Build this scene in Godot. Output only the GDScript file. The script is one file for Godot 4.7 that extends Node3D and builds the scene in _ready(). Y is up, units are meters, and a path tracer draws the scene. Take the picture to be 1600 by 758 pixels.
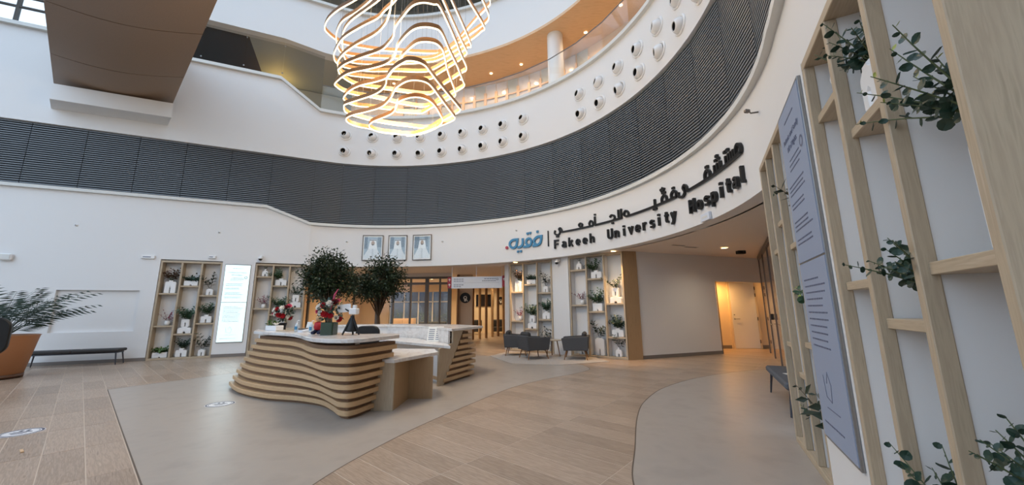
extends Node3D
# Hospital atrium: oval drum of white walls and dark louvres, slatted reception desk, ribbon chandelier, plant shelving.

# ---------------------------------------------------------------- mesh builder
class MB:
	var v := PackedVector3Array()
	var n := PackedVector3Array()
	var uv := PackedVector2Array()

	func tri(a: Vector3, b: Vector3, c: Vector3) -> void:
		var m := (b - a).cross(c - a)
		if m.length_squared() < 1e-16:
			return
		m = m.normalized()
		v.append(a); v.append(c); v.append(b)
		n.append(m); n.append(m); n.append(m)

	func quad(a: Vector3, b: Vector3, c: Vector3, d: Vector3) -> void:
		tri(a, b, c)
		tri(a, c, d)

	func stri(a: Vector3, b: Vector3, c: Vector3, na: Vector3, nb: Vector3, nc: Vector3) -> void:
		if (b - a).cross(c - a).length_squared() < 1e-16:
			return
		v.append(a); v.append(c); v.append(b)
		n.append(na); n.append(nc); n.append(nb)

	func box(c: Vector3, s: Vector3, b := Basis(), ch := 0.0) -> void:
		var h := s * 0.5
		ch = minf(ch, minf(h.x, minf(h.y, h.z)) * 0.9)
		var ax := [Vector3(1, 0, 0), Vector3(0, 1, 0), Vector3(0, 0, 1)]
		for i in 3:
			for sg in [-1.0, 1.0]:
				var w: Vector3 = ax[i] * sg
				var u: Vector3 = ax[(i + 1) % 3]
				var t: Vector3 = ax[(i + 2) % 3] * sg
				var hu: float = h[(i + 1) % 3] - ch
				var ht: float = h[(i + 2) % 3] - ch
				var o: Vector3 = w * h[i]
				quad(c + b * (o - u * hu - t * ht), c + b * (o + u * hu - t * ht), c + b * (o + u * hu + t * ht), c + b * (o - u * hu + t * ht))
		if ch <= 0.0:
			return
		for i in 3:
			var j := (i + 1) % 3
			var k := (i + 2) % 3
			for sj in [-1.0, 1.0]:
				for sk in [-1.0, 1.0]:
					var p: Vector3 = ax[j] * sj * h[j] + ax[k] * sk * (h[k] - ch)
					var q: Vector3 = ax[j] * sj * (h[j] - ch) + ax[k] * sk * h[k]
					var e: Vector3 = ax[i] * (h[i] - ch)
					_edge(c, b, p, q, e)
		for sx in [-1.0, 1.0]:
			for sy in [-1.0, 1.0]:
				for sz in [-1.0, 1.0]:
					var p := Vector3(sx * h.x, sy * (h.y - ch), sz * (h.z - ch))
					var q := Vector3(sx * (h.x - ch), sy * h.y, sz * (h.z - ch))
					var r := Vector3(sx * (h.x - ch), sy * (h.y - ch), sz * h.z)
					if (q - p).cross(r - p).dot(p) > 0:
						tri(c + b * p, c + b * q, c + b * r)
					else:
						tri(c + b * p, c + b * r, c + b * q)

	func _edge(c: Vector3, b: Basis, p: Vector3, q: Vector3, e: Vector3) -> void:
		if ((p + e) - (p - e)).cross((q + e) - (p - e)).dot(p + q) > 0:
			quad(c + b * (p - e), c + b * (p + e), c + b * (q + e), c + b * (q - e))
		else:
			quad(c + b * (p - e), c + b * (q - e), c + b * (q + e), c + b * (p + e))

	# polygon in the XY plane of t, from z = d0 to z = d1, edges bevelled by bev
	func extrude(poly_in: PackedVector2Array, t: Transform3D, d0: float, d1: float, bev := 0.0) -> void:
		var poly := poly_in.duplicate()
		var area := 0.0
		for i in poly.size():
			area += poly[i].cross(poly[(i + 1) % poly.size()])
		if area < 0:
			poly.reverse()
		var m := poly.size()
		var inner := poly
		if bev > 0.0:
			inner = PackedVector2Array()
			for i in m:
				var e0 := (poly[i] - poly[(i + m - 1) % m]).normalized()
				var e1 := (poly[(i + 1) % m] - poly[i]).normalized()
				var n0 := Vector2(-e0.y, e0.x)
				var n1 := Vector2(-e1.y, e1.x)
				var k := n0 + n1
				var den := maxf(0.35, 1.0 + n0.dot(n1))
				inner.append(poly[i] + k / den * bev)
		var idx := Geometry2D.triangulate_polygon(inner)
		for i in range(0, idx.size(), 3):
			var a := inner[idx[i]]
			var b := inner[idx[i + 1]]
			var c := inner[idx[i + 2]]
			if (b - a).cross(c - a) < 0:
				var s := b
				b = c
				c = s
			tri(t * Vector3(a.x, a.y, d1), t * Vector3(b.x, b.y, d1), t * Vector3(c.x, c.y, d1))
			tri(t * Vector3(a.x, a.y, d0), t * Vector3(c.x, c.y, d0), t * Vector3(b.x, b.y, d0))
		for i in m:
			var a := poly[i]
			var b := poly[(i + 1) % m]
			quad(t * Vector3(a.x, a.y, d0 + bev), t * Vector3(b.x, b.y, d0 + bev), t * Vector3(b.x, b.y, d1 - bev), t * Vector3(a.x, a.y, d1 - bev))
			if bev > 0.0:
				var ia := inner[i]
				var ib := inner[(i + 1) % m]
				quad(t * Vector3(a.x, a.y, d1 - bev), t * Vector3(b.x, b.y, d1 - bev), t * Vector3(ib.x, ib.y, d1), t * Vector3(ia.x, ia.y, d1))
				quad(t * Vector3(ia.x, ia.y, d0), t * Vector3(ib.x, ib.y, d0), t * Vector3(b.x, b.y, d0 + bev), t * Vector3(a.x, a.y, d0 + bev))

	# polygon of (x, z) from height y0 to y1
	func prism(poly: PackedVector2Array, y0: float, y1: float, bev := 0.0) -> void:
		extrude(poly, Transform3D(Basis(Vector3(1, 0, 0), Vector3(0, 0, 1), Vector3(0, -1, 0)), Vector3.ZERO), -y1, -y0, bev)

	# rows of points joined into a smooth skin; cu closes along a row, cv closes across rows
	func grid(rows: Array, cu := false, cv := false, flip := false) -> void:
		var a := rows.size()
		var b: int = rows[0].size()
		var nor := []
		for i in a:
			var line := PackedVector3Array()
			for j in b:
				var i0 := (i - 1 + a) % a if cv else maxi(i - 1, 0)
				var i1 := (i + 1) % a if cv else mini(i + 1, a - 1)
				var j0 := (j - 1 + b) % b if cu else maxi(j - 1, 0)
				var j1 := (j + 1) % b if cu else mini(j + 1, b - 1)
				var du: Vector3 = rows[i][j1] - rows[i][j0]
				var dv: Vector3 = rows[i1][j] - rows[i0][j]
				if du.length_squared() < 1e-12:
					var other: int = i1 if i1 != i and i < a / 2 else i0
					du = rows[other][j1] - rows[other][j0]
				var m := du.cross(dv)
				if m.length_squared() < 1e-16:
					m = Vector3.UP
				line.append(m.normalized() * (-1.0 if flip else 1.0))
			nor.append(line)
		for i in (a if cv else a - 1):
			for j in (b if cu else b - 1):
				var i2 := (i + 1) % a
				var j2 := (j + 1) % b
				var p: Vector3 = rows[i][j]
				var q: Vector3 = rows[i][j2]
				var r: Vector3 = rows[i2][j2]
				var s: Vector3 = rows[i2][j]
				if flip:
					stri(p, r, q, nor[i][j], nor[i2][j2], nor[i][j2])
					stri(p, s, r, nor[i][j], nor[i2][j], nor[i2][j2])
				else:
					stri(p, q, r, nor[i][j], nor[i][j2], nor[i2][j2])
					stri(p, r, s, nor[i][j], nor[i2][j2], nor[i2][j])

	func tube(pts: Array, rad: Array, sides := 6) -> void:
		var rows := []
		var up := Vector3(0.31, 0.92, 0.23).normalized()
		for i in pts.size():
			var d: Vector3 = (pts[mini(i + 1, pts.size() - 1)] - pts[maxi(i - 1, 0)]).normalized()
			var x := up.cross(d)
			if x.length() < 0.1:
				x = Vector3(1, 0, 0).cross(d)
			x = x.normalized()
			var y := d.cross(x)
			up = y
			var row := PackedVector3Array()
			var r: float = rad[mini(i, rad.size() - 1)]
			for k in sides:
				var an := TAU * k / sides
				row.append(pts[i] + (x * cos(an) + y * sin(an)) * r)
			rows.append(row)
		grid(rows, true, false)
		var last: PackedVector3Array = rows[rows.size() - 1]
		var first: PackedVector3Array = rows[0]
		for k in range(1, sides - 1):
			tri(last[0], last[k], last[k + 1])
			tri(first[0], first[k + 1], first[k])

	# profile of (radius, height), turned about the axis of t
	func lathe(prof: Array, seg: int, t := Transform3D(), hard := false) -> void:
		if hard:
			for i in prof.size() - 1:
				lathe([prof[i], prof[i + 1]], seg, t)
			return
		var rows := []
		for p in prof:
			var row := PackedVector3Array()
			for k in seg:
				var an := TAU * k / seg
				row.append(t * Vector3(p.x * cos(an), p.y, -p.x * sin(an)))
			rows.append(row)
		grid(rows, true, false)

	# flat stroke of width w along 2D points, from depth d0 to d1, mapped by f(Vector3)
	func ribbon(pts: Array, w: float, d0: float, d1: float, f: Callable, closed := false) -> void:
		var m := pts.size()
		var lo := []
		var hi := []
		for i in m:
			var a: Vector2 = pts[(i - 1 + m) % m] if closed or i > 0 else pts[0]
			var b: Vector2 = pts[(i + 1) % m] if closed or i < m - 1 else pts[m - 1]
			var p: Vector2 = pts[i]
			var e0 := (p - a).normalized()
			var e1 := (b - p).normalized()
			if e0 == Vector2.ZERO:
				e0 = e1
			if e1 == Vector2.ZERO:
				e1 = e0
			var n0 := Vector2(-e0.y, e0.x)
			var n1 := Vector2(-e1.y, e1.x)
			var k := (n0 + n1) / maxf(0.5, 1.0 + n0.dot(n1)) * w * 0.5
			lo.append(p - k)
			hi.append(p + k)
		for i in (m if closed else m - 1):
			var j := (i + 1) % m
			var q := func(p: Vector2, d: float) -> Vector3: return f.call(Vector3(p.x, p.y, d))
			quad(q.call(lo[i], d1), q.call(lo[j], d1), q.call(hi[j], d1), q.call(hi[i], d1))
			quad(q.call(hi[i], d0), q.call(hi[j], d0), q.call(lo[j], d0), q.call(lo[i], d0))
			quad(q.call(lo[i], d0), q.call(lo[j], d0), q.call(lo[j], d1), q.call(lo[i], d1))
			quad(q.call(hi[j], d0), q.call(hi[i], d0), q.call(hi[i], d1), q.call(hi[j], d1))
			if not closed and i == 0:
				quad(q.call(lo[0], d0), q.call(lo[0], d1), q.call(hi[0], d1), q.call(hi[0], d0))
			if not closed and i == m - 2:
				quad(q.call(lo[j], d1), q.call(lo[j], d0), q.call(hi[j], d0), q.call(hi[j], d1))

	# one leaf: a folded blade of len x wid starting at p
	func leaf(p: Vector3, d: Vector3, up: Vector3, len: float, wid: float, round_ := false) -> void:
		var s := d.cross(up)
		if s.length() < 0.01:
			s = d.cross(Vector3(1, 0, 0.3))
		s = s.normalized()
		var k := s.cross(d).normalized()
		var tip := p + d * len - k * len * 0.08
		var mid := p + d * len * 0.5 - k * wid * 0.12
		if round_:
			var prev_l := p
			var prev_r := p
			for q in [[0.14, 0.32], [0.42, 0.5], [0.72, 0.42], [0.92, 0.2]]:
				var a: Vector3 = p + d * len * q[0] + s * wid * q[1]
				var b: Vector3 = p + d * len * q[0] - s * wid * q[1]
				tri(prev_l, mid, a)
				tri(prev_r, b, mid)
				prev_l = a
				prev_r = b
			tri(prev_l, mid, tip)
			tri(prev_r, tip, mid)
		else:
			var l := p + d * len * 0.45 + s * wid * 0.5
			var r := p + d * len * 0.45 - s * wid * 0.5
			tri(p, mid, l); tri(l, mid, tip); tri(p, r, mid); tri(r, tip, mid)

	func commit() -> ArrayMesh:
		var arr := []
		arr.resize(Mesh.ARRAY_MAX)
		arr[Mesh.ARRAY_VERTEX] = v
		arr[Mesh.ARRAY_NORMAL] = n
		if uv.size() == v.size() and uv.size() > 0:
			arr[Mesh.ARRAY_TEX_UV] = uv
		var me := ArrayMesh.new()
		me.add_surface_from_arrays(Mesh.PRIMITIVE_TRIANGLES, arr)
		return me


# ---------------------------------------------------------------- objects
var taken := {}
var mats := {}
var rng := RandomNumberGenerator.new()

func numbered(called: String) -> String:
	if not taken.has(called):
		taken[called] = 0
		return called
	taken[called] += 1
	return "%s_%03d" % [called, taken[called]]

func thing(called: String, label: String, category: String, t := Transform3D(), group := "") -> Node3D:
	var o := Node3D.new()
	o.name = numbered(called)
	add_child(o)
	o.transform = t
	tag(o, label, category, group)
	return o

func tag(o: Node3D, label: String, category: String, group := "") -> void:
	o.set_meta("label", label)
	o.set_meta("category", category)
	if group != "":
		o.set_meta("group", group)

func mi(called: String, mesh: Mesh, m: Material, parent: Node3D, t := Transform3D()) -> MeshInstance3D:
	var o := MeshInstance3D.new()
	o.mesh = mesh
	o.material_override = m
	o.transform = t
	if parent == self:
		o.name = numbered(called)
		add_child(o)
	else:
		var k := "_c_" + called
		var c: int = parent.get_meta(k) if parent.has_meta(k) else 0
		o.name = called if c == 0 else "%s_%03d" % [called, c]
		parent.set_meta(k, c + 1)
		parent.add_child(o, true)
	return o

func part(called: String, mb: MB, m: Material, parent: Node3D, t := Transform3D()) -> MeshInstance3D:
	return mi(called, mb.commit(), m, parent, t)

func solo(called: String, mb: MB, m: Material, label: String, category: String, group := "", t := Transform3D()) -> MeshInstance3D:
	var o := mi(called, mb.commit(), m, self, t)
	tag(o, label, category, group)
	return o

func struct(called: String, mb: MB, m: Material, t := Transform3D()) -> MeshInstance3D:
	var o := mi(called, mb.commit(), m, self, t)
	o.set_meta("kind", "structure")
	return o

func struct_root(called: String, t := Transform3D()) -> Node3D:
	var o := Node3D.new()
	o.name = numbered(called)
	add_child(o)
	o.transform = t
	o.set_meta("kind", "structure")
	return o

# x along the wall (left to right as one faces it), y up, z into the room
func frame(at: Vector3, xdir: Vector3) -> Transform3D:
	var x := xdir.normalized()
	return Transform3D(Basis(x, Vector3.UP, x.cross(Vector3.UP)), at)

func boxm(c: Vector3, s: Vector3, ch := 0.0, b := Basis()) -> MB:
	var m := MB.new()
	m.box(c, s, b, ch)
	return m

func V2(a: Array) -> PackedVector2Array:
	var p := PackedVector2Array()
	for i in range(0, a.size(), 2):
		p.append(Vector2(a[i], a[i + 1]))
	return p

func smooth(pts: Array, k := 4, closed := false) -> Array:
	var out := []
	var m := pts.size()
	for i in (m if closed else m - 1):
		var a = pts[(i - 1 + m) % m] if closed or i > 0 else pts[i]
		var b = pts[i]
		var c = pts[(i + 1) % m]
		var d = pts[(i + 2) % m] if closed or i + 2 < m else c
		for j in k:
			out.append(b.cubic_interpolate(c, a, d, float(j) / k))
	if not closed:
		out.append(pts[m - 1])
	return out

func rrect(w: float, h: float, r: float, k := 4, c := Vector2.ZERO) -> PackedVector2Array:
	var p := PackedVector2Array()
	for q in 4:
		var o := Vector2((w / 2 - r) * (1 if q == 0 or q == 3 else -1), (h / 2 - r) * (1 if q < 2 else -1))
		for j in k + 1:
			var an := PI / 2 * (q + float(j) / k)
			p.append(c + o + Vector2(cos(an), sin(an)) * r)
	return p

func ring2(r: float, k: int, c := Vector2.ZERO) -> PackedVector2Array:
	var p := PackedVector2Array()
	for j in k:
		p.append(c + Vector2(cos(TAU * j / k), sin(TAU * j / k)) * r)
	return p

# ---------------------------------------------------------------- materials
func sc(r: int, g: int, b: int) -> Color:
	return Color8(r, g, b)

func plainm(c: Color, rough := 0.6, metal := 0.0) -> StandardMaterial3D:
	var m := StandardMaterial3D.new()
	m.albedo_color = c
	m.roughness = rough
	m.metallic = metal
	return m

func noise_tex(freq: float, colors: Array, sd: int, oct := 4, stops := []) -> NoiseTexture2D:
	var nz := FastNoiseLite.new()
	nz.seed = sd
	nz.noise_type = FastNoiseLite.TYPE_SIMPLEX_SMOOTH
	nz.frequency = freq
	nz.fractal_octaves = oct
	var t := NoiseTexture2D.new()
	t.width = 512
	t.height = 512
	t.seamless = true
	t.noise = nz
	var g := Gradient.new()
	var of := PackedFloat32Array()
	var co := PackedColorArray()
	for i in colors.size():
		of.append(stops[i] if stops.size() > 0 else float(i) / (colors.size() - 1))
		co.append(colors[i])
	g.offsets = of
	g.colors = co
	t.color_ramp = g
	return t

func texm(t: Texture2D, scale: Vector3, rough: float, world := false) -> StandardMaterial3D:
	var m := StandardMaterial3D.new()
	m.albedo_texture = t
	m.uv1_triplanar = true
	m.uv1_world_triplanar = world
	m.uv1_scale = scale
	m.roughness = rough
	return m

func glow(c: Color, e: float) -> StandardMaterial3D:
	var m := plainm(c, 0.5)
	m.emission_enabled = true
	m.emission = c
	m.emission_energy_multiplier = e
	return m

func pane(c: Color, a: float) -> StandardMaterial3D:
	var m := plainm(Color(c.r, c.g, c.b, a), 0.03)
	m.transparency = BaseMaterial3D.TRANSPARENCY_ALPHA
	return m

func make_materials() -> void:
	mats.white = plainm(sc(226, 225, 224), 0.55)
	mats.white_gloss = plainm(sc(232, 232, 232), 0.25)
	mats.kerb = plainm(sc(214, 214, 210), 0.45)
	mats.soffit = plainm(sc(230, 220, 210), 0.6)
	mats.soffit_wood = texm(noise_tex(0.012, [sc(214, 176, 136), sc(220, 184, 145), sc(206, 168, 128)], 5), Vector3(0.25, 0.25, 2.0), 0.5, true)
	var oak := noise_tex(0.012, [sc(166, 149, 125), sc(186, 169, 144), sc(176, 158, 134), sc(194, 178, 155)], 7)
	mats.oak_v = texm(oak, Vector3(5, 0.35, 5), 0.5)
	mats.oak_h = texm(oak, Vector3(0.35, 5, 5), 0.5)
	mats.oak_d = texm(oak, Vector3(5, 5, 0.35), 0.5)
	var tan_ := noise_tex(0.012, [sc(156, 126, 92), sc(170, 140, 104), sc(163, 133, 98)], 8)
	mats.tan_v = texm(tan_, Vector3(4, 0.3, 4), 0.45)
	var slat := noise_tex(0.014, [sc(180, 144, 105), sc(206, 171, 130), sc(192, 157, 116), sc(216, 183, 143)], 9)
	mats.slat = texm(slat, Vector3(0.9, 6, 0.9), 0.42)
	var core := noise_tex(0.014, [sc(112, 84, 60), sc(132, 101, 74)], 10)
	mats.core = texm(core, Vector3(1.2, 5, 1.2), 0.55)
	mats.marble = texm(noise_tex(0.006, [sc(224, 221, 219), sc(222, 219, 216), sc(202, 196, 191), sc(224, 221, 218), sc(230, 228, 226)], 11, 5, [0.0, 0.42, 0.5, 0.58, 1.0]), Vector3(0.8, 0.8, 0.8), 0.18)
	mats.marble.texture_filter = BaseMaterial3D.TEXTURE_FILTER_LINEAR
	mats.louvre = plainm(sc(112, 117, 122), 0.4, 0.2)
	mats.louvre_frame = plainm(sc(24, 26, 29), 0.6)
	mats.black = plainm(sc(16, 16, 17), 0.5)
	mats.letter = plainm(sc(15, 15, 16), 0.42)
	mats.dark = plainm(sc(44, 43, 43), 0.6)
	mats.bridge = texm(noise_tex(0.05, [sc(131, 108, 88), sc(141, 117, 96)], 12), Vector3(1, 1, 1), 0.4, true)
	mats.joint = plainm(sc(62, 50, 41), 0.7)
	mats.glass = pane(sc(226, 240, 236), 0.06)
	mats.glass.metallic_specular = 0.3
	mats.glass_green = pane(sc(196, 226, 216), 0.1)
	mats.glass_green.metallic_specular = 0.3
	mats.glass_soft = plainm(Color(0.16, 0.2, 0.19, 0.12), 0.3)
	mats.glass_soft.transparency = BaseMaterial3D.TRANSPARENCY_ALPHA
	mats.glass_brown = pane(sc(120, 105, 92), 0.18)
	mats.steel = plainm(sc(150, 150, 150), 0.3, 0.8)
	mats.mullion = plainm(sc(104, 97, 92), 0.4, 0.3)
	mats.beige = plainm(sc(214, 178, 140), 0.55)
	mats.tan_wall = plainm(sc(218, 194, 166), 0.6)
	mats.warm_wall = plainm(sc(226, 206, 176), 0.6)
	mats.brown_wall = plainm(sc(66, 45, 26), 0.6)
	mats.grey_wall = plainm(sc(186, 188, 184), 0.6)
	mats.base = plainm(sc(124, 116, 110), 0.5)
	mats.island = texm(noise_tex(0.01, [sc(160, 150, 141), sc(172, 162, 152), sc(166, 157, 148)], 13, 5), Vector3(0.35, 0.35, 0.35), 0.36, true)
	mats.grout = plainm(sc(206, 191, 174), 0.7)
	mats.edge = plainm(sc(98, 84, 72), 0.5)
	for i in 6:
		var k := [0.0, 6.0, -6.0, 3.0, -11.0, -3.0][i] as float
		var c := func(r: float, g: float, b: float) -> Color: return Color((r + k) / 255.0, (g + k * 0.95) / 255.0, (b + k * 0.9) / 255.0)
		var tx := noise_tex(0.011, [c.call(136, 115, 97), c.call(178, 157, 138), c.call(156, 135, 116), c.call(192, 173, 155)], 20 + i, 4)
		mats["plank%d" % i] = texm(tx, Vector3(0.35, 4.0, 4.6), 0.34)
		mats["plank%d" % i].uv1_offset = Vector3(0.37 * i, 0.1 * i, 0.71 * i)
	mats.grey_fabric = texm(noise_tex(0.2, [sc(70, 71, 74), sc(80, 81, 84)], 31), Vector3(3, 3, 3), 0.9)
	mats.dark_fabric = texm(noise_tex(0.2, [sc(58, 57, 58), sc(67, 66, 66)], 32), Vector3(3, 3, 3), 0.9)
	mats.bench_fabric = texm(noise_tex(0.2, [sc(84, 88, 94), sc(96, 99, 105)], 33), Vector3(3, 3, 3), 0.85)
	mats.leg_wood = plainm(sc(132, 96, 62), 0.5)
	mats.leg_steel = plainm(sc(70, 72, 80), 0.4, 0.5)
	mats.rug = texm(noise_tex(0.03, [sc(150, 141, 134), sc(186, 178, 170), sc(136, 128, 122)], 34, 5), Vector3(1.5, 1.5, 1.5), 0.95)
	mats.ceramic = plainm(sc(236, 236, 236), 0.3)
	mats.slot = plainm(sc(48, 46, 45), 0.7)  # shade inside the vase slots, given as a dark colour
	mats.soil = plainm(sc(44, 36, 30), 0.95)
	mats.pot = plainm(sc(168, 116, 78), 0.45)
	mats.pot_base = plainm(sc(96, 66, 46), 0.5)
	mats.bark = plainm(sc(84, 66, 50), 0.85)
	mats.stem = plainm(sc(84, 96, 62), 0.7)
	mats.stem_red = plainm(sc(96, 44, 48), 0.7)
	for d in [["tree", 36, 52, 28], ["euca", 62, 92, 68], ["euca_dark", 36, 62, 50], ["bush", 52, 84, 46], ["low", 74, 104, 50], ["branch", 40, 52, 36], ["tip", 150, 160, 80], ["palm", 30, 50, 32], ["redleaf", 128, 34, 62], ["bronze", 84, 56, 40]]:
		var m := plainm(sc(d[1], d[2], d[3]), 0.45)
		m.backlight_enabled = true
		m.backlight = Color8(d[1] / 3, d[2] / 3, d[3] / 4)
		mats[d[0]] = m
	mats.red = plainm(sc(176, 22, 34), 0.6)
	mats.dark_red = plainm(sc(112, 16, 30), 0.6)
	mats.pink = plainm(sc(214, 84, 116), 0.6)
	mats.petal = plainm(sc(236, 230, 220), 0.6)
	mats.sign_red = plainm(sc(150, 22, 46), 0.45)
	mats.sign_white = plainm(sc(214, 220, 230), 0.4)
	mats.ink = plainm(sc(120, 128, 146), 0.6)
	mats.logo = plainm(sc(58, 128, 168), 0.35)
	mats.logo_red = plainm(sc(168, 46, 70), 0.4)
	mats.letter_grey = plainm(sc(98, 104, 126), 0.6)
	mats.ink_pale = plainm(sc(150, 170, 178), 0.6)
	mats.sticker = plainm(sc(226, 226, 228), 0.4)
	mats.sticker_blue = plainm(sc(66, 70, 92), 0.45)
	mats.strip = glow(Color(1.0, 0.92, 0.78), 1.9)
	mats.bronze_metal = plainm(sc(156, 116, 76), 0.4, 0.3)
	mats.lamp = glow(Color(1.0, 0.86, 0.62), 9.0)
	mats.screen_bright = glow(Color(0.86, 0.95, 0.95), 0.78)
	mats.screen_dim = glow(Color(0.5, 0.54, 0.62), 0.2)  # same screen, its dimming at a grazing view painted into colour and glow
	mats.paper = plainm(sc(228, 228, 224), 0.6)
	mats.bottle = pane(sc(220, 232, 240), 0.25)
	mats.clear = pane(sc(214, 228, 224), 0.12)
	mats.green_exit = glow(Color(0.1, 0.75, 0.4), 1.0)
	mats.tv = plainm(sc(20, 20, 24), 0.15)

# ---------------------------------------------------------------- plan of the atrium
const CX := -3.1687
const CZ := -7.8379

func drum(deg: float) -> Vector2:
	var a := deg_to_rad(deg)
	var r := 6.8812 + 0.2756 * cos(2 * a) - 0.6776 * sin(2 * a) - 0.0977 * cos(3 * a) + 0.1438 * sin(3 * a)
	return Vector2(CX + r * cos(a), CZ - r * sin(a))

func left_at(t: float, out := 0.0) -> Vector2:        # along the straight left wall; out = into the room
	return Vector2(-6.353 + 0.9139 * t + 0.406 * out, -14.2986 - 0.406 * t + 0.9139 * out)

func right_at(s: float, into := 0.0) -> Vector2:      # along the right wall; into = behind the shelf fronts
	return Vector2(3.1248 - 0.45154 * s + 0.89225 * into, -4.4290 + 0.89225 * s + 0.45154 * into)

func p3(p: Vector2, y: float) -> Vector3:
	return Vector3(p.x, y, p.y)

func left_frame(t: float, y := 0.0, out := 0.0) -> Transform3D:
	return frame(p3(left_at(t, out), y), Vector3(0.9139, 0, -0.406))

func right_frame(s: float, y := 0.0, into := 0.0) -> Transform3D:
	return frame(p3(right_at(s, into), y), Vector3(-0.45154, 0, 0.89225))

func drum_frame(deg: float, y: float, out := 0.0) -> Transform3D:
	var d := (drum(deg - 0.5) - drum(deg + 0.5)).normalized()
	var p := drum(deg) + Vector2(-d.y, d.x) * out
	return frame(p3(p, y), Vector3(d.x, 0, d.y))

func path_left(a: float, b: float) -> Array:
	var o := []
	for t in [-17.0, -14.0, -11.8, -10.55, -9.28, -8.01, -6.72, -5.47, -4.17, -2.9]:
		if t >= a and t <= b:
			o.append(left_at(t))
	return o

func path_drum(a: float, b: float, step := 2.5) -> Array:
	var k := int(ceil(absf(a - b) / step))
	var o := []
	for i in k + 1:
		o.append(drum(lerpf(a, b, float(i) / k)))
	return o

func path_right(a: float, b: float) -> Array:
	return [right_at(a, 0.3), right_at((a + b) / 2, 0.3), right_at(b, 0.3)]

func full_path() -> Array:
	return path_left(-17, -2.9) + path_drum(127.6, -32) + path_right(0.6, 9.4)

# heights that step down between the straight wall and the drum
func step_y(n: int, i: int, n_left: int, hi: float, lo: float) -> float:
	return hi if i < n_left else lo

# a wall along pts: o0 in front of the line (towards the room), o1 behind it
func band(mb: MB, pts: Array, o0: float, o1: float, y0, y1, ends := true) -> void:
	var m := pts.size()
	var ib := PackedVector3Array()
	var it := PackedVector3Array()
	var ob := PackedVector3Array()
	var ot := PackedVector3Array()
	for i in m:
		var a: Vector2 = pts[maxi(i - 1, 0)]
		var b: Vector2 = pts[mini(i + 1, m - 1)]
		var d := (b - a).normalized()
		var nn := Vector2(-d.y, d.x)
		var p: Vector2 = pts[i]
		var lo: float = y0[i] if y0 is Array else y0
		var hi: float = y1[i] if y1 is Array else y1
		ib.append(p3(p + nn * o0, lo)); it.append(p3(p + nn * o0, hi))
		ob.append(p3(p - nn * o1, lo)); ot.append(p3(p - nn * o1, hi))
	mb.grid([ib, it]); mb.grid([it, ot]); mb.grid([ob, ib]); mb.grid([ot, ob])
	if ends:
		mb.quad(ob[0], ib[0], it[0], ot[0])
		mb.quad(ib[m - 1], ob[m - 1], ot[m - 1], it[m - 1])

func steps(pts: Array, n_left: int, hi: float, lo: float) -> Array:
	var o := []
	for i in pts.size():
		o.append(hi if i < n_left else lo)
	return o

func world_setup() -> void:
	var cam := Camera3D.new()
	cam.name = "camera"
	cam.fov = 66.595
	cam.position = Vector3(0, 1.45, 0)
	var p := deg_to_rad(10.366)
	var r := deg_to_rad(0.585)
	var f := Vector3(0, sin(p), -cos(p))
	var u0 := Vector3(0, cos(p), sin(p))
	var x0 := Vector3(1, 0, 0)
	cam.basis = Basis(x0 * cos(r) - u0 * sin(r), u0 * cos(r) + x0 * sin(r), -f)
	cam.near = 0.05
	cam.far = 200.0
	add_child(cam)
	cam.current = true
	var we := WorldEnvironment.new()
	we.name = "environment"
	var e := Environment.new()
	e.background_mode = Environment.BG_SKY
	var sm := ProceduralSkyMaterial.new()
	sm.sky_top_color = Color(0.74, 0.83, 0.93)
	sm.sky_horizon_color = Color(0.87, 0.915, 0.955)
	sm.ground_horizon_color = Color(0.6, 0.6, 0.6)
	sm.ground_bottom_color = Color(0.3, 0.3, 0.3)
	sm.sky_energy_multiplier = SKY_ENERGY
	sm.ground_energy_multiplier = SKY_ENERGY
	var sky := Sky.new()
	sky.sky_material = sm
	e.sky = sky
	e.ambient_light_source = Environment.AMBIENT_SOURCE_DISABLED
	e.tonemap_mode = Environment.TONE_MAPPER_LINEAR
	e.tonemap_exposure = EXPOSURE
	e.sdfgi_enabled = true
	e.ssao_enabled = true
	e.ssil_enabled = true
	we.environment = e
	add_child(we)

const SKY_ENERGY := 1.58
const EXPOSURE := 1.0

func omni(at: Vector3, c: Color, e: float, size := 0.1, called := "lamp_light") -> void:
	var l := OmniLight3D.new()
	l.name = numbered(called)
	l.position = at
	l.light_color = c
	l.light_energy = e
	l.light_size = size
	l.omni_range = 60.0
	l.omni_attenuation = 2.0
	l.shadow_enabled = true
	add_child(l)

func downlight(at: Vector3, c: Color, e: float, label: String, group: String, r := 0.07, tilt := Vector3.ZERO, angle := 50.0) -> void:
	var t := thing("downlight", label, "ceiling light", Transform3D(Basis(), at), group)
	var m := MB.new()
	m.lathe([Vector2(r, 0.0), Vector2(r, -0.012), Vector2(r + 0.018, -0.012), Vector2(r + 0.022, 0.0)], 20)
	part("trim_ring", m, mats.white, t)
	var d := MB.new()
	d.lathe([Vector2(0.001, -0.008), Vector2(r, -0.006), Vector2(r, -0.001), Vector2(0.001, 0.0)], 20)
	part("lamp_disc", d, mats.lamp, t)
	var l := SpotLight3D.new()
	l.name = numbered("downlight_beam")
	l.position = at + Vector3(0, -0.03, 0)
	var dir := (Vector3(0, -1, 0) + tilt).normalized()
	l.basis = Basis.looking_at(dir, Vector3(0, 0, 1))
	l.light_color = c
	l.light_energy = e
	l.light_size = r
	l.spot_range = 60.0
	l.spot_attenuation = 2.0
	l.spot_angle = angle
	l.shadow_enabled = true
	add_child(l)

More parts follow.
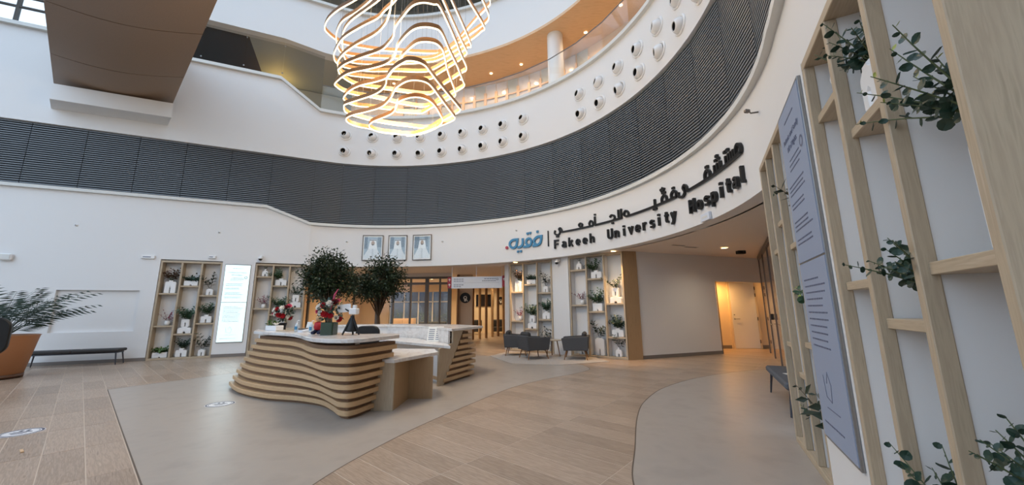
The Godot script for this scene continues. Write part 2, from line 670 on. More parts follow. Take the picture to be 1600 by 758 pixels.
# ---------------------------------------------------------------- structure
func joints() -> Array:       # louvre panel joints from left to right
	var o := []
	for t in [-14.5, -13.1, -11.8, -10.55, -9.28, -8.01, -6.72, -5.47, -4.17, -2.9]:
		o.append(left_at(t))
	for a in [127.6, 120.0, 110.4, 99.7, 88.5, 77.3, 66.0, 54.9, 44.1, 33.6, 23.7, 14.1, 4.8, -4.4, -13.4, -22.4, -31.5]:
		o.append(drum(a))
	for s in [1.75, 3.0, 4.25]:
		o.append(right_at(s, 0.3))
	return o

func wall_piece(mb: MB, a: Vector2, b: Vector2, y0: float, y1: float, th: float, front := 0.0) -> void:
	band(mb, [a, b], front, th, y0, y1)

func build_walls() -> void:
	var fp := full_path()
	var nl := 10
	# left wall under the louvres, with holes for the two shelving units and the recessed panel
	var m := MB.new()
	for seg in [[-17.0, -7.95], [-6.05, -5.66], [-4.0, -3.05]]:
		wall_piece(m, left_at(seg[0]), left_at(seg[1]), 0, 3.21, 0.4)
	wall_piece(m, left_at(-7.95), left_at(-6.05), 0, 0.92, 0.4)
	wall_piece(m, left_at(-7.95), left_at(-6.05), 2.18, 3.21, 0.4)
	wall_piece(m, left_at(-7.95), left_at(-6.05), 0.92, 2.18, 0.4, -0.09)
	var lp := path_left(-17, -2.9) + [left_at(-1.43)]
	band(m, lp, 0.0, 0.4, 3.21, [5.23, 5.23, 5.23, 5.23, 5.23, 5.23, 5.23, 5.23, 5.23, 5.23, 4.71])
	struct("wall_left", m, mats.white)
	m = MB.new()
	wall_piece(m, left_at(-17.0), left_at(-5.66), 0, 0.1, 0.0, 0.015)
	wall_piece(m, left_at(-4.0), left_at(-3.05), 0, 0.1, 0.0, 0.015)
	struct("baseboard_left", m, mats.base)
	# fascia of the drum over the soffit
	m = MB.new()
	band(m, [left_at(-1.43)] + path_drum(126.5, -32) + path_right(0.6, 9.4), 0.0, 0.35, 3.17, 4.71)
	struct("wall_fascia", m, mats.white)
	# ledge under the louvres
	m = MB.new()
	band(m, fp, 0.1, 0.5, steps(fp, nl, 5.23, 4.71), steps(fp, nl, 5.33, 4.81))
	struct("trim_1", m, mats.kerb)
	# louvre wall
	var root := struct_root("wall_louvre")
	var js := joints()
	for i in js.size() - 1:
		louvre(root, js[i], js[i + 1], 5.33 if i < 9 else 4.81, 4.81 if i == 9 else (5.33 if i < 9 else 4.81), 0.0015 if i >= 10 else -0.008)
	m = MB.new()
	band(m, fp, -0.3, 0.4, 4.7, 7.4)
	struct("wall_behind_louvre", m, mats.louvre_frame)
	# white band with the jet nozzles
	m = MB.new()
	band(m, fp, 0.0, 0.4, 7.35, steps(fp, nl, 10.43, 9.4))
	struct("wall_upper", m, mats.white)
	m = MB.new()
	band(m, fp, 0.12, 0.45, steps(fp, nl, 10.43, 9.4), steps(fp, nl, 10.55, 9.52))
	struct("trim_2", m, mats.kerb)
	m = MB.new()
	band(m, fp, 0.2, 0.25, steps(fp, nl, 12.15, 11.95), 14.1)
	struct("wall_upper_floor", m, mats.white)
	m = MB.new()
	band(m, fp, 0.32, 0.3, 14.1, 14.22)
	struct("trim_3", m, mats.kerb)
	# level two: floor, wooden ceiling, back wall
	m = MB.new()
	band(m, fp, -0.4, 4.6, 9.1, 9.3)
	struct("floor_level_two", m, mats.base)
	m = MB.new()
	band(m, path_drum(121, -32) + path_right(0.6, 9.4), 0.2, 2.2, 11.84, 11.95)
	struct("ceiling_level_two", m, mats.soffit_wood)
	m = MB.new()
	band(m, path_left(-9.28, -4.17), -0.25, 4.6, 12.15, 12.3)
	struct("ceiling_level_two_left", m, mats.brown_wall)
	m = MB.new()
	band(m, [left_at(-4.17), left_at(-2.9)] + path_drum(127.6, 121), -0.25, 4.6, 12.15, 12.3)
	struct("ceiling_level_two_corner", m, mats.grey_wall)
	m = MB.new()
	band(m, path_left(-9.28, -4.17), -3.2, 3.4, 9.3, 12.15)
	struct("wall_level_two_brown", m, mats.brown_wall)
	m = MB.new()
	band(m, [left_at(-4.17), left_at(-2.9)] + path_drum(127.6, 117), -3.4, 3.6, 9.3, 12.1)
	struct("wall_level_two_grey", m, mats.grey_wall)
	m = MB.new()
	band(m, path_drum(121, -32) + path_right(0.6, 9.4), -1.9, 2.1, 9.3, 11.84)
	struct("wall_level_two", m, mats.tan_wall)
	# level three
	m = MB.new()
	var f3 := path_left(-9.28, -2.9) + path_drum(127.6, -32) + path_right(0.6, 9.4)
	band(m, f3, -0.3, 4.6, 13.8, 14.0)
	struct("floor_level_three", m, mats.base)
	m = MB.new()
	band(m, f3, -3.0, 3.2, 14.0, 17.6)
	struct("wall_level_three", m, plainm(sc(176, 164, 140), 0.6))
	m = MB.new()
	band(m, f3, 0.2, 4.6, 17.4, 17.7)
	struct("ceiling_level_three", m, plainm(sc(150, 140, 118), 0.6))
	m = MB.new()
	band(m, fp, 0.2, 0.3, 17.7, 19.0)
	struct("roof_kerb", m, mats.white)

func louvre(root: Node3D, a: Vector2, b: Vector2, ya: float, yb: float, over: float) -> void:
	var len := a.distance_to(b)
	var d := (b - a) / len
	var t := frame(p3(a, 0), Vector3(d.x, 0, d.y))
	var top := 7.35
	var m := MB.new()
	m.extrude(PackedVector2Array([Vector2(0.0, ya), Vector2(len, yb), Vector2(len, top), Vector2(0.0, top)]), Transform3D(), -0.2, -0.15)
	for x in [0.002, len - 0.002]:
		m.box(Vector3(x, (minf(ya, yb) + top) / 2 + (0.0 if is_equal_approx(ya, yb) else 0.1), -0.14), Vector3(0.004, top - minf(ya, yb) - (0.0 if is_equal_approx(ya, yb) else 0.3), 0.03))
	var o := part("louvre_panel", m, mats.louvre_frame, root, t)
	var s := MB.new()
	var k := int((top - minf(ya, yb)) / 0.0705)
	for j in k:
		var y := top - 0.04 - j * 0.0705
		var x0 := -over
		if y < maxf(ya, yb) + 0.03 and ya > yb:
			x0 = clampf((ya + 0.03 - y) / (ya - yb) * len, 0.008, len - 0.05)
		s.box(Vector3((x0 + len + over) / 2, y, -0.1), Vector3(len + over - x0, 0.033, 0.035))
	var sl := part("louvre_slats", s, mats.louvre, o)
	sl.set_meta("kind", "stuff")

func build_balustrade() -> void:
	var js := joints()
	var t := thing("glass_balustrade", "curved balustrade of clear glass panes on the white ledge above the jet nozzles", "balustrade")
	for i in range(10, js.size() - 1):
		glass_pane(t, js[i], js[i + 1], 9.52, 9.52, 10.62, mats.glass)
	var rail := MB.new()
	var rp := []
	for i in range(10, js.size()):
		rp.append(js[i])
	band(rail, rp, -0.04, 0.065, 10.62, 10.645)
	part("top_rail", rail, mats.mullion, t)
	t = thing("glass_balustrade", "full height glass screen on the straight upper ledge beside the brown bridge", "glass screen")
	for i in range(0, 10):
		glass_pane(t, js[i], js[i + 1], 10.55, 9.52 if i == 9 else 10.55, 12.12, mats.glass_soft)
	for i in range(1, 10):
		var f := MB.new()
		for y in [10.75, 11.95]:
			f.lathe([Vector2(0.001, 0.012), Vector2(0.03, 0.01), Vector2(0.03, -0.01), Vector2(0.001, -0.012)], 10, Transform3D(Basis(Vector3(1, 0, 0), PI / 2), p3(js[i], y) + Vector3(0.406, 0, 0.914) * -0.02))
		part("glass_fixing", f, mats.steel, t)
	t = thing("glass_balustrade", "glass balustrade on the topmost ledge above the ribbon chandelier", "balustrade")
	for i in range(6, js.size() - 1):
		glass_pane(t, js[i], js[i + 1], 14.22, 14.22, 15.4, mats.glass_soft)

func glass_pane(root: Node3D, a: Vector2, b: Vector2, ya: float, yb: float, top: float, g: Material) -> void:
	var len := a.distance_to(b)
	var d := (b - a) / len
	var m := MB.new()
	m.extrude(PackedVector2Array([Vector2(0.006, ya), Vector2(len - 0.006, yb), Vector2(len - 0.006, top), Vector2(0.006, top)]), Transform3D(), -0.062, -0.045)
	part("glass_pane", m, g, root, frame(p3(a, 0), Vector3(d.x, 0, d.y)))

func build_level_two() -> void:
	# glazed partition with beige frames along the back of the upper floor
	var root := struct_root("window_1")
	for i in 17:
		var a := 104.0 - i * 4.2
		if a < 40.0:
			break
		var t := drum_frame(a, 0, -1.84)
		var w := MB.new()
		for x in [-0.3, 0.3]:
			w.box(Vector3(x, 10.35, 0), Vector3(0.07, 2.1, 0.06))
		for y in [10.0, 10.55, 11.1]:
			w.box(Vector3(0, y, 0), Vector3(0.5, 0.06, 0.06))
		part("window_frame", w, mats.beige, root, t)
		part("window_pane", boxm(Vector3(0, 10.57, -0.03), Vector3(0.5, 2.5, 0.01)), plainm(sc(206, 202, 206), 0.15) if i % 3 else mats.grey_wall, root, t)
	# white column
	var c := MB.new()
	var cf := drum_frame(43.8, 9.3, -0.45)
	c.lathe([Vector2(0.3, 0), Vector2(0.3, 2.55)], 28, cf)
	struct("column_1", c, mats.white)
	# downlights in the wooden ceiling
	for a in [108.0, 96.0, 84.0, 72.0, 60.0, 48.0, 36.0, 24.0, 10.0, -6.0]:
		for o in [-1.1]:
			var at := drum_frame(a, 11.83, o).origin
			downlight(at, Color(1.0, 0.85, 0.66), L2_ENERGY, "round downlight in the wooden gallery ceiling, %s from the left" % ORD[int((108 - a) / 12.0 + 0.1)], "", 0.06, Vector3.ZERO, 80.0)
	# lit lamp seen behind the glass screen
	var s := thing("wall_lamp", "yellow lit square lamp behind the glass beside the slanting ledge", "lamp", left_frame(-3.5, 11.45, -3.1))
	part("lamp_plate", boxm(Vector3.ZERO, Vector3(0.5, 0.5, 0.04), 0.01), glow(Color(1.0, 0.86, 0.4), 2.2), s)
	omni(left_frame(-3.5, 11.45, -2.9).origin, Color(1.0, 0.85, 0.5), 0.6, 0.2)
	# windows to the sky behind the left end of the upper ledge
	var r2 := struct_root("window_2")
	for i in 8:
		var t := left_frame(-9.4 - i * 0.9, 0, -0.95)
		var w := MB.new()
		w.box(Vector3(-0.45, 11.0, 0), Vector3(0.08, 3.4, 0.1))
		for y in [9.4, 10.3, 11.0, 11.7, 12.1]:
			w.box(Vector3(0, y, 0), Vector3(0.86, 0.06, 0.08))
		part("window_frame", w, mats.mullion, r2, t)
		part("window_pane", boxm(Vector3(0, 10.75, -0.02), Vector3(0.82, 2.7, 0.012)), mats.glass, r2, t)

const L2_ENERGY := 2.6

func build_bridge() -> void:
	# brown footbridge: belly curved across its width, running from the left wall overhead
	var t := thing("footbridge", "brown panelled footbridge crossing overhead from the left wall", "bridge")
	var a := Vector2(-14.52, -10.63)
	var b := Vector2(-11.76, -11.75)
	var dir := Vector2(0.754, 0.657)
	var cuts := [0.0, 2.25, 4.95, 8.0, 12.0, 17.0]
	for i in cuts.size() - 1:
		var rows := []
		for e in [cuts[i] + 0.014, cuts[i + 1] - 0.014]:
			var row := PackedVector3Array()
			for j in 13:
				var f := j / 12.0
				var p = a.lerp(b, f) + dir * e
				row.append(p3(p, 8.62 - 0.2 * sin(PI * f)))
			rows.append(row)
		var m := MB.new()
		m.grid(rows, false, false, false)
		var up := []
		for r in rows:
			var q := PackedVector3Array()
			for v in r:
				q.append(Vector3(v.x, 9.0, v.z))
			up.append(q)
		m.grid(up, false, false, true)
		for r in 2:
			var q := PackedVector3Array([rows[r][0], rows[r][12]])
			for j in 12:
				if r == 0:
					m.quad(rows[0][j + 1], rows[0][j], up[0][j], up[0][j + 1])
				else:
					m.quad(rows[1][j], rows[1][j + 1], up[1][j + 1], up[1][j])
		m.quad(rows[0][0], rows[1][0], up[1][0], up[0][0])
		m.quad(rows[1][12], rows[0][12], up[0][12], up[1][12])
		part("soffit_panel", m, mats.bridge, t)
	var core := MB.new()
	core.prism(PackedVector2Array([a + dir * 0.02 + Vector2(0.03, -0.02), b + dir * 0.02 + Vector2(-0.03, 0.02), b + dir * 17.0 + Vector2(-0.03, 0.02), a + dir * 17.0 + Vector2(0.03, -0.02)]), 8.66, 9.3)
	part("bridge_deck", core, mats.joint, t)
	for e in [a, b]:
		var g := MB.new()
		var q: Vector2 = e
		var inw := (a + b) / 2 - q
		var w := inw.normalized() * 0.06
		g.prism(PackedVector2Array([q + dir * 0.02, q + dir * 17.0, q + dir * 17.0 + w, q + dir * 0.02 + w]), 9.0, 10.4)
		part("parapet", g, mats.bridge, t)
	# white bearing ledge under its end
	var s := MB.new()
	var f1 := left_at(-8.59, 0.72)
	var f2 := left_at(-5.72, 0.72)
	s.prism(PackedVector2Array([f1, f2, f2 - dir * 0.8, f1 - dir * 0.8]), 7.86, 8.38, 0.008)
	var o := struct("trim_4", s, mats.white)
	o.set_meta("kind", "structure")

func build_soffit() -> void:
	var poly := PackedVector2Array()
	poly.append(left_at(-1.43, -0.3))
	for p in path_drum(127, -32):
		var c := Vector2(CX, CZ)
		poly.append(p + (p - c).normalized() * 0.3)
	poly.append(right_at(0.55, 0.62))
	poly.append(Vector2(12, -1.0)); poly.append(Vector2(12, -27)); poly.append(Vector2(-11, -27)); poly.append(Vector2(-11, -12.9))
	var m := MB.new()
	m.prism(poly, 3.17, 3.45)
	struct("ceiling", m, mats.soffit)

func build_right_hall() -> void:
	var w0 := Vector2(3.76, -11.18)
	var wd := Vector2(0.934, -0.357)
	var at := func(s: float, back := 0.0) -> Vector2: return w0 + wd * s + Vector2(0.357, 0.934) * -back
	var m := MB.new()
	wall_piece(m, at.call(-0.02), at.call(3.17), 0, 3.17, 0.2)
	wall_piece(m, at.call(3.17), at.call(5.9), 2.32, 3.17, 0.2)
	wall_piece(m, at.call(5.9), at.call(9.0), 0, 3.17, 0.2)
	struct("wall_back", m, mats.white)
	m = MB.new()
	wall_piece(m, at.call(0.0), at.call(3.17), 0, 0.1, 0.0, 0.012)
	struct("baseboard_back", m, mats.base)
	# lit corridor behind the opening
	m = MB.new()
	wall_piece(m, Vector2(5.6, -13.95), Vector2(11.2, -13.6), 0, 2.6, 0.15)
	wall_piece(m, Vector2(6.0, -14.0), at.call(2.95, 0.2), 0, 2.6, 0.12)
	wall_piece(m, Vector2(10.9, -13.9), Vector2(10.9, -13.6), 0, 2.6, 0.15)
	struct("wall_corridor", m, mats.warm_wall)
	m = MB.new()
	m.prism(PackedVector2Array([at.call(2.8, 0.21), at.call(6.9, 0.21), Vector2(11.0, -14.0), Vector2(5.6, -14.2)]), 2.55, 2.7)
	struct("ceiling_corridor", m, mats.white)
	m = MB.new()
	wall_piece(m, Vector2(5.9, -13.93), Vector2(7.9, -13.8), 0, 0.12, 0.0, 0.014)
	wall_piece(m, Vector2(8.98, -13.735), Vector2(9.75, -13.69), 0, 0.12, 0.0, 0.014)
	struct("baseboard_corridor", m, mats.base)
	# white door in the corridor
	var t := struct_root("door_1", frame(Vector3(8.44, 0, -13.75), Vector3(5.6, 0, 0.35)))
	var f := MB.new()
	f.box(Vector3(-0.47, 1.2, 0.0), Vector3(0.06, 2.4, 0.08)); f.box(Vector3(0.47, 1.2, 0.0), Vector3(0.06, 2.4, 0.08)); f.box(Vector3(0, 2.41, 0.0), Vector3(1.0, 0.06, 0.08))
	part("door_frame", f, mats.warm_wall, t)
	part("door_leaf", boxm(Vector3(0, 1.19, 0.015), Vector3(0.87, 2.36, 0.05), 0.004), mats.white, t)
	var h := MB.new()
	h.tube([Vector3(-0.36, 1.05, 0.03), Vector3(-0.36, 1.05, 0.085), Vector3(-0.34, 1.05, 0.09), Vector3(-0.2, 1.05, 0.09)], [0.011], 8)
	h.lathe([Vector2(0.001, 0.012), Vector2(0.026, 0.01), Vector2(0.026, 0.0)], 14, Transform3D(Basis(Vector3(1, 0, 0), PI / 2), Vector3(-0.36, 1.05, 0.04)))
	h.lathe([Vector2(0.001, 0.012), Vector2(0.022, 0.01), Vector2(0.022, 0.0)], 14, Transform3D(Basis(Vector3(1, 0, 0), PI / 2), Vector3(-0.36, 1.2, 0.04)))
	part("door_handle", h, mats.steel, t)
	for y in [0.25, 1.05, 1.9, 2.15]:
		part("hinge", boxm(Vector3(0.445, y, 0.05), Vector3(0.03, 0.12, 0.03), 0.004), mats.mullion, t)
	var p := MB.new()
	p.box(Vector3(0, 1.16, 0.0), Vector3(0.02, 2.32, 0.02))
	struct("trim_5", p, mats.mullion, frame(p3(at.call(3.18, -0.02), 0), Vector3(wd.x, 0, wd.y)))
	# corridor lamps
	for s in [7.4, 8.9]:
		downlight(Vector3(s, 2.54, -13.32), Color(1.0, 0.74, 0.42), 5.0, "warm round downlight in the low corridor ceiling, %s the white door" % ("in front of" if s < 8 else "right of"), "", 0.07, Vector3.ZERO, 85.0)
	# glass partition edge-on beside the shelving
	var g := thing("glass_door", "frameless glass door with black lock box and bar handle by the lit corridor", "glass door", frame(Vector3(8.3, 0, -12.35), Vector3(-0.5, 0, 0.866)))
	part("glass_leaf", boxm(Vector3(0.75, 1.5, 0), Vector3(1.45, 3.0, 0.014)), mats.glass_brown, g)
	part("glass_leaf", boxm(Vector3(2.3, 1.5, 0), Vector3(1.5, 3.0, 0.014)), mats.glass_brown, g)
	part("glass_leaf", boxm(Vector3(4.4, 1.5, 0), Vector3(2.5, 3.0, 0.014)), mats.glass_brown, g)
	for x in [0.0, 1.5, 3.08]:
		part("door_stile", boxm(Vector3(x, 1.55, 0), Vector3(0.035, 3.1, 0.05)), mats.mullion, g)
	part("header_rail", boxm(Vector3(2.8, 3.08, 0), Vector3(5.6, 0.12, 0.08)), mats.mullion, g)
	part("lock_box", boxm(Vector3(2.6, 1.2, 0.045), Vector3(0.09, 0.16, 0.07), 0.01), mats.black, g)
	var b := MB.new()
	b.tube([Vector3(2.2, 1.0, 0.02), Vector3(2.2, 1.0, 0.07), Vector3(2.24, 1.0, 0.08), Vector3(2.9, 1.0, 0.08)], [0.012], 8)
	part("handle", b, mats.steel, g)
	m = MB.new()
	wall_piece(m, Vector2(11.5, -14.5), Vector2(11.5, -2.0), 0, 3.17, 0.2)
	struct("wall_hall", m, mats.soffit)
	m = MB.new()
	m.prism(PackedVector2Array([right_at(-0.3, 0.42), right_at(-0.3, 0.6), Vector2(11.5, -1.3), Vector2(11.5, -1.5)]), 0, 3.17)
	struct("wall_hall_side", m, mats.white)

func build_lobby() -> void:
	# shopfront of glass and grey mullions
	var t := struct_root("wall_shopfront")
	var z := -17.2
	var xs := [-9.4, -8.3, -7.3, -6.2, -5.5, -4.7, -3.95, -3.35, -2.9]
	for i in xs.size():
		var w := 0.16 if i in [3, 6, 8] else 0.07
		part("mullion", boxm(Vector3(xs[i], 1.5, z), Vector3(w, 3.0, 0.14), 0.005), mats.mullion, t)
		if i < xs.size() - 1:
			var x0: float = xs[i]
			var x1: float = xs[i + 1]
			part("glass_pane", boxm(Vector3((x0 + x1) / 2, 1.33, z), Vector3(x1 - x0 - 0.08, 2.64, 0.012)), mats.glass, t)
			part("transom", boxm(Vector3((x0 + x1) / 2, 2.7, z), Vector3(x1 - x0 - 0.08, 0.1, 0.1)), mats.mullion, t)
	part("header_beam", boxm(Vector3(-6.15, 2.96, z), Vector3(6.7, 0.09, 0.2)), mats.mullion, t)
	part("bulkhead", boxm(Vector3(-6.15, 3.09, z), Vector3(6.7, 0.16, 0.16)), mats.soffit, t)
	# screen of upright wooden fins
	var f := thing("fin_screen", "screen of dark upright wooden fins behind the hanging sign", "screen")
	for i in 8:
		var k := i / 7.0
		var p := Vector2(-2.62, -17.9).lerp(Vector2(-0.55, -22.2), k)
		part("fin", boxm(Vector3(p.x, 1.58, p.y), Vector3(0.1, 3.16, 0.22), 0.006, Basis(Vector3.UP, 0.3)), mats.tan_v if i % 2 else mats.core, f)
	# room behind
	var m := MB.new()
	m.box(Vector3(-2.6, 1.585, -25.1), Vector3(3.4, 3.17, 0.2)); m.box(Vector3(-10.4, 1.585, -25.1), Vector3(4.4, 3.17, 0.2))
	m.box(Vector3(-6.25, 0.3, -25.1), Vector3(3.9, 0.6, 0.2)); m.box(Vector3(-6.25, 2.94, -25.1), Vector3(3.9, 0.46, 0.2))
	m.box(Vector3(0.2, 1.585, -25.1), Vector3(2.4, 3.17, 0.2))
	struct("wall_lobby_back", m, mats.warm_wall)
	m = MB.new()
	m.box(Vector3(-10.2, 1.585, -19.4), Vector3(0.2, 3.17, 12.0))
	m.box(Vector3(0.55, 1.585, -19.6), Vector3(0.2, 3.17, 11.2))
	struct("wall_lobby_side", m, mats.tan_wall)
	var w := struct_root("window_3")
	for x in [-8.2, -7.25, -6.3, -5.35, -4.3]:
		part("window_frame", boxm(Vector3(x, 1.65, -25.05), Vector3(0.07, 2.1, 0.1)), mats.white, w)
	part("window_rail", boxm(Vector3(-6.25, 2.05, -25.05), Vector3(3.9, 0.06, 0.1)), mats.white, w)
	for i in 4:
		part("window_pane", boxm(Vector3(-7.72 + i * 0.97, 1.65, -25.1), Vector3(0.88, 2.1, 0.012)), mats.glass, w)
	var ow := MB.new()
	ow.box(Vector3(-6.2, 1.6, -29.5), Vector3(14, 3.2, 0.3))
	struct("wall_outside", ow, plainm(sc(44, 70, 96), 0.6))
	for i in 3:
		var c := MB.new()
		shrub(c, Vector3(-8.4 + i * 2.0, 0.75, -27.2), Vector3(0.95, 0.75, 0.5), 260, 0.14)
		var hg := thing("hedge", "green hedge outside the lobby window, %s" % ["beside the tree trunk", "in the middle of the window", "next to the lobby wall panel"][i], "hedge", Transform3D(), "hedges outside the lobby window")
		part("foliage", c, mats.low, hg).set_meta("kind", "stuff")
		part("stem", boxm(Vector3(-8.4 + i * 2.0, 0.25, -27.2), Vector3(0.3, 0.5, 0.2)), mats.bark, hg)
	# furniture glimpsed through the fins and the glass
	for i in 3:
		var s := thing("sofa", "dark low sofa in the warm lobby, %s" % ["behind the glass doors", "behind the fin screen left of centre", "behind the fins beside the shelving"][i], "sofa", Transform3D(Basis(), [Vector3(-4.4, 0, -20.5), Vector3(-2.7, 0, -23.4), Vector3(-0.6, 0, -23.6)][i]))
		part("seat", boxm(Vector3(0, 0.3, 0), Vector3(1.5, 0.28, 0.75), 0.04), mats.dark_fabric, s)
		part("backrest", boxm(Vector3(0, 0.62, -0.3), Vector3(1.5, 0.5, 0.2), 0.05), mats.dark_fabric, s)
		part("armrest", boxm(Vector3(-0.68, 0.5, 0.02), Vector3(0.14, 0.3, 0.7), 0.03), mats.dark_fabric, s)
		part("armrest", boxm(Vector3(0.68, 0.5, 0.02), Vector3(0.14, 0.3, 0.7), 0.03), mats.dark_fabric, s)
		for x in [-0.6, 0.6]:
			part("leg", boxm(Vector3(x, 0.08, 0.25), Vector3(0.05, 0.16, 0.05)), mats.black, s)
	var tv := thing("television", "black wall television on the warm back wall behind the fins", "television", Transform3D(Basis(), Vector3(-1.85, 2.1, -24.98)))
	part("screen", boxm(Vector3(0, 0, 0.03), Vector3(1.15, 0.78, 0.05), 0.008), mats.tv, tv)
	part("bracket", boxm(Vector3(0, 0, -0.005), Vector3(0.4, 0.3, 0.03)), mats.black, tv)
	for i in 2:
		var s := thing("round_sign", ["round black restroom sign on the partition left of the wooden fins", "round black sign seen between the fins near the shelving"][i], "sign", Transform3D(Basis(Vector3(1, 0, 0), PI / 2), [Vector3(-2.28, 2.05, -18.0), Vector3(-0.8, 2.08, -24.97)][i]))
		var d := MB.new()
		d.lathe([Vector2(0.001, 0.03), Vector2(0.25, 0.028), Vector2(0.25, 0.0), Vector2(0.001, 0.0)], 28)
		part("disc", d, mats.black, s)
		var g := MB.new()
		g.lathe([Vector2(0.05, 0.034), Vector2(0.09, 0.034), Vector2(0.09, 0.029)], 20)
		g.box(Vector3(0, 0.032, 0.1), Vector3(0.1, 0.006, 0.14)); g.box(Vector3(0.09, 0.032, 0.12), Vector3(0.03, 0.006, 0.12), Basis(Vector3.UP, 0.5))
		part("symbol", g, mats.paper, s)
	m = MB.new()
	m.box(Vector3(-2.3, 1.585, -18.1), Vector3(0.72, 3.17, 0.12))
	struct("wall_partition", m, mats.tan_wall)
	var cab := thing("cabinet", "orange wood cabinet in the lobby behind the glass doors", "cabinet", Transform3D(Basis(), Vector3(-6.0, 0, -20.8)))
	part("body", boxm(Vector3(0, 0.55, 0), Vector3(1.2, 1.0, 0.5), 0.01), mats.soffit_wood, cab)
	part("door", boxm(Vector3(-0.3, 0.55, 0.26), Vector3(0.56, 0.9, 0.03), 0.006), mats.soffit_wood, cab)
	part("door", boxm(Vector3(0.3, 0.55, 0.26), Vector3(0.56, 0.9, 0.03), 0.006), mats.soffit_wood, cab)
	var li := 0
	for p in [Vector3(-6.4, 3.16, -19.2), Vector3(-4.4, 3.16, -20.2), Vector3(-3.5, 3.16, -18.6), Vector3(-1.4, 3.16, -20.4), Vector3(-1.9, 3.16, -23.6), Vector3(-8.2, 3.16, -20.5), Vector3(-5.6, 3.16, -22.8)]:
		downlight(p, Color(1.0, 0.88, 0.7), LOBBY_ENERGY, "warm downlight in the lobby ceiling, " + ["behind the wide glass door", "behind the right glass door", "between door and fins", "behind the middle fins", "before the television", "at the far left end", "nearest the far window"][li], "", 0.08, Vector3.ZERO, 80.0)
		li += 1

const LOBBY_ENERGY := 8.0

func shrub(m: MB, c: Vector3, r: Vector3, count: int, leaf: float, round_ := false) -> void:
	for i in count:
		var d := Vector3(rng.randfn(), rng.randfn(), rng.randfn()).normalized()
		var k := pow(rng.randf(), 0.4)
		var p := c + Vector3(d.x * r.x, d.y * r.y, d.z * r.z) * k
		var o := (d + Vector3(rng.randfn(), rng.randfn() + 0.3, rng.randfn()) * 0.6).normalized()
		m.leaf(p, o, Vector3(rng.randfn(), 1.4, rng.randfn()).normalized(), leaf * rng.randf_range(0.7, 1.2), leaf * 0.55, round_)

func build_envelope() -> void:
	# closing wall behind the camera, added light-blocking walls, and a glazed front
	var m := MB.new()
	m.prism(PackedVector2Array([right_at(9.3, 0.0), right_at(9.3, 0.4), Vector2(-3.5, 5.2), Vector2(-3.5, 4.9)]), 0, 19)
	m.prism(V2([-3.5, 4.9, -3.5, 5.2, -9.0, 8.3, -9.0, 8.0]), 0, 5.5)  # added low wall, blocks facade light from the right shelving
	m.box(Vector3(-22.1, 3.0, -1.0), Vector3(0.3, 6.0, 18.0))  # added side wall out of view, dims the left wall and floor
	struct("wall_front", m, mats.white)
	m = MB.new()
	m.box(Vector3(-12.5, 9.5, 8.0), Vector3(18.0, 1.0, 0.3))
	for i in 10:
		m.box(Vector3(-3.6 - i * 2.0, 9.5, 8.0), Vector3(0.12, 19, 0.25))
	for i in 9:
		m.box(Vector3(-21.9, 9.5, 7.0 - i * 1.9), Vector3(0.25, 19, 0.12))
	struct("window_4", m, mats.mullion)
	m = MB.new()
	m.box(Vector3(-12.5, 18.6, -2.0), Vector3(19, 0.3, 0.3))
	for i in 8:
		m.box(Vector3(-20 + i * 3.2, 18.6, -3.0), Vector3(0.2, 0.4, 22))
	for i in 7:
		m.box(Vector3(-9.0, 18.6, -13 + i * 3.4), Vector3(26, 0.4, 0.2))
	struct("roof_skylight", m, mats.white)

# ---------------------------------------------------------------- planted shelving
const P1 := [[2.11, 1.07], [2.36, 0.8], [2.05, 1.13]]
const P2 := [[2.73, 1.6], [2.41, 1.39], [1.62, 0.63]]
const SH := 3.17

func shelving(called_label: String, t: Transform3D, w: float, pat: Array, white_sides: bool, end_panel: int, deep := 0.32) -> Node3D:
	var o := thing("shelving_unit", called_label, "shelving", t)
	var bw := (w - 0.05) / 3.0
	var side: Material = mats.white if white_sides else mats.oak_v
	part("back_panel", boxm(Vector3(w / 2, SH / 2, -deep + 0.01), Vector3(w, SH, 0.02)), mats.white, o)
	for i in 4:
		var x := 0.025 + i * bw
		if i == 3 and end_panel == 1:
			continue
		part("post", boxm(Vector3(x, SH / 2, -0.03), Vector3(0.05, SH - 0.12, 0.06), 0.004), mats.oak_v, o)
		if true:
			part("partition", boxm(Vector3(x, SH / 2, -(deep - 0.02 + 0.06) / 2), Vector3(0.036, SH - 0.1, deep - 0.08)), side, o)
	part("bottom_board", boxm(Vector3(w / 2, 0.03, -deep / 2 + 0.01), Vector3(w, 0.06, deep - 0.02), 0.004), mats.oak_h, o)
	part("top_board", boxm(Vector3(w / 2, SH - 0.03, -deep / 2 + 0.01), Vector3(w, 0.06, deep - 0.02), 0.004), mats.oak_h, o)
	for i in 3:
		var x := 0.05 + i * bw + (bw - 0.05) / 2
		for y in pat[i]:
			part("shelf", boxm(Vector3(x, y - 0.025, -deep / 2 - 0.005), Vector3(bw - 0.05, 0.05, deep - 0.05), 0.003), mats.oak_h, o)
	if end_panel != 0:
		part("end_panel", boxm(Vector3(w - 0.025, SH / 2, -deep / 2), Vector3(0.05, SH, deep), 0.004), mats.oak_v, o)
	return o

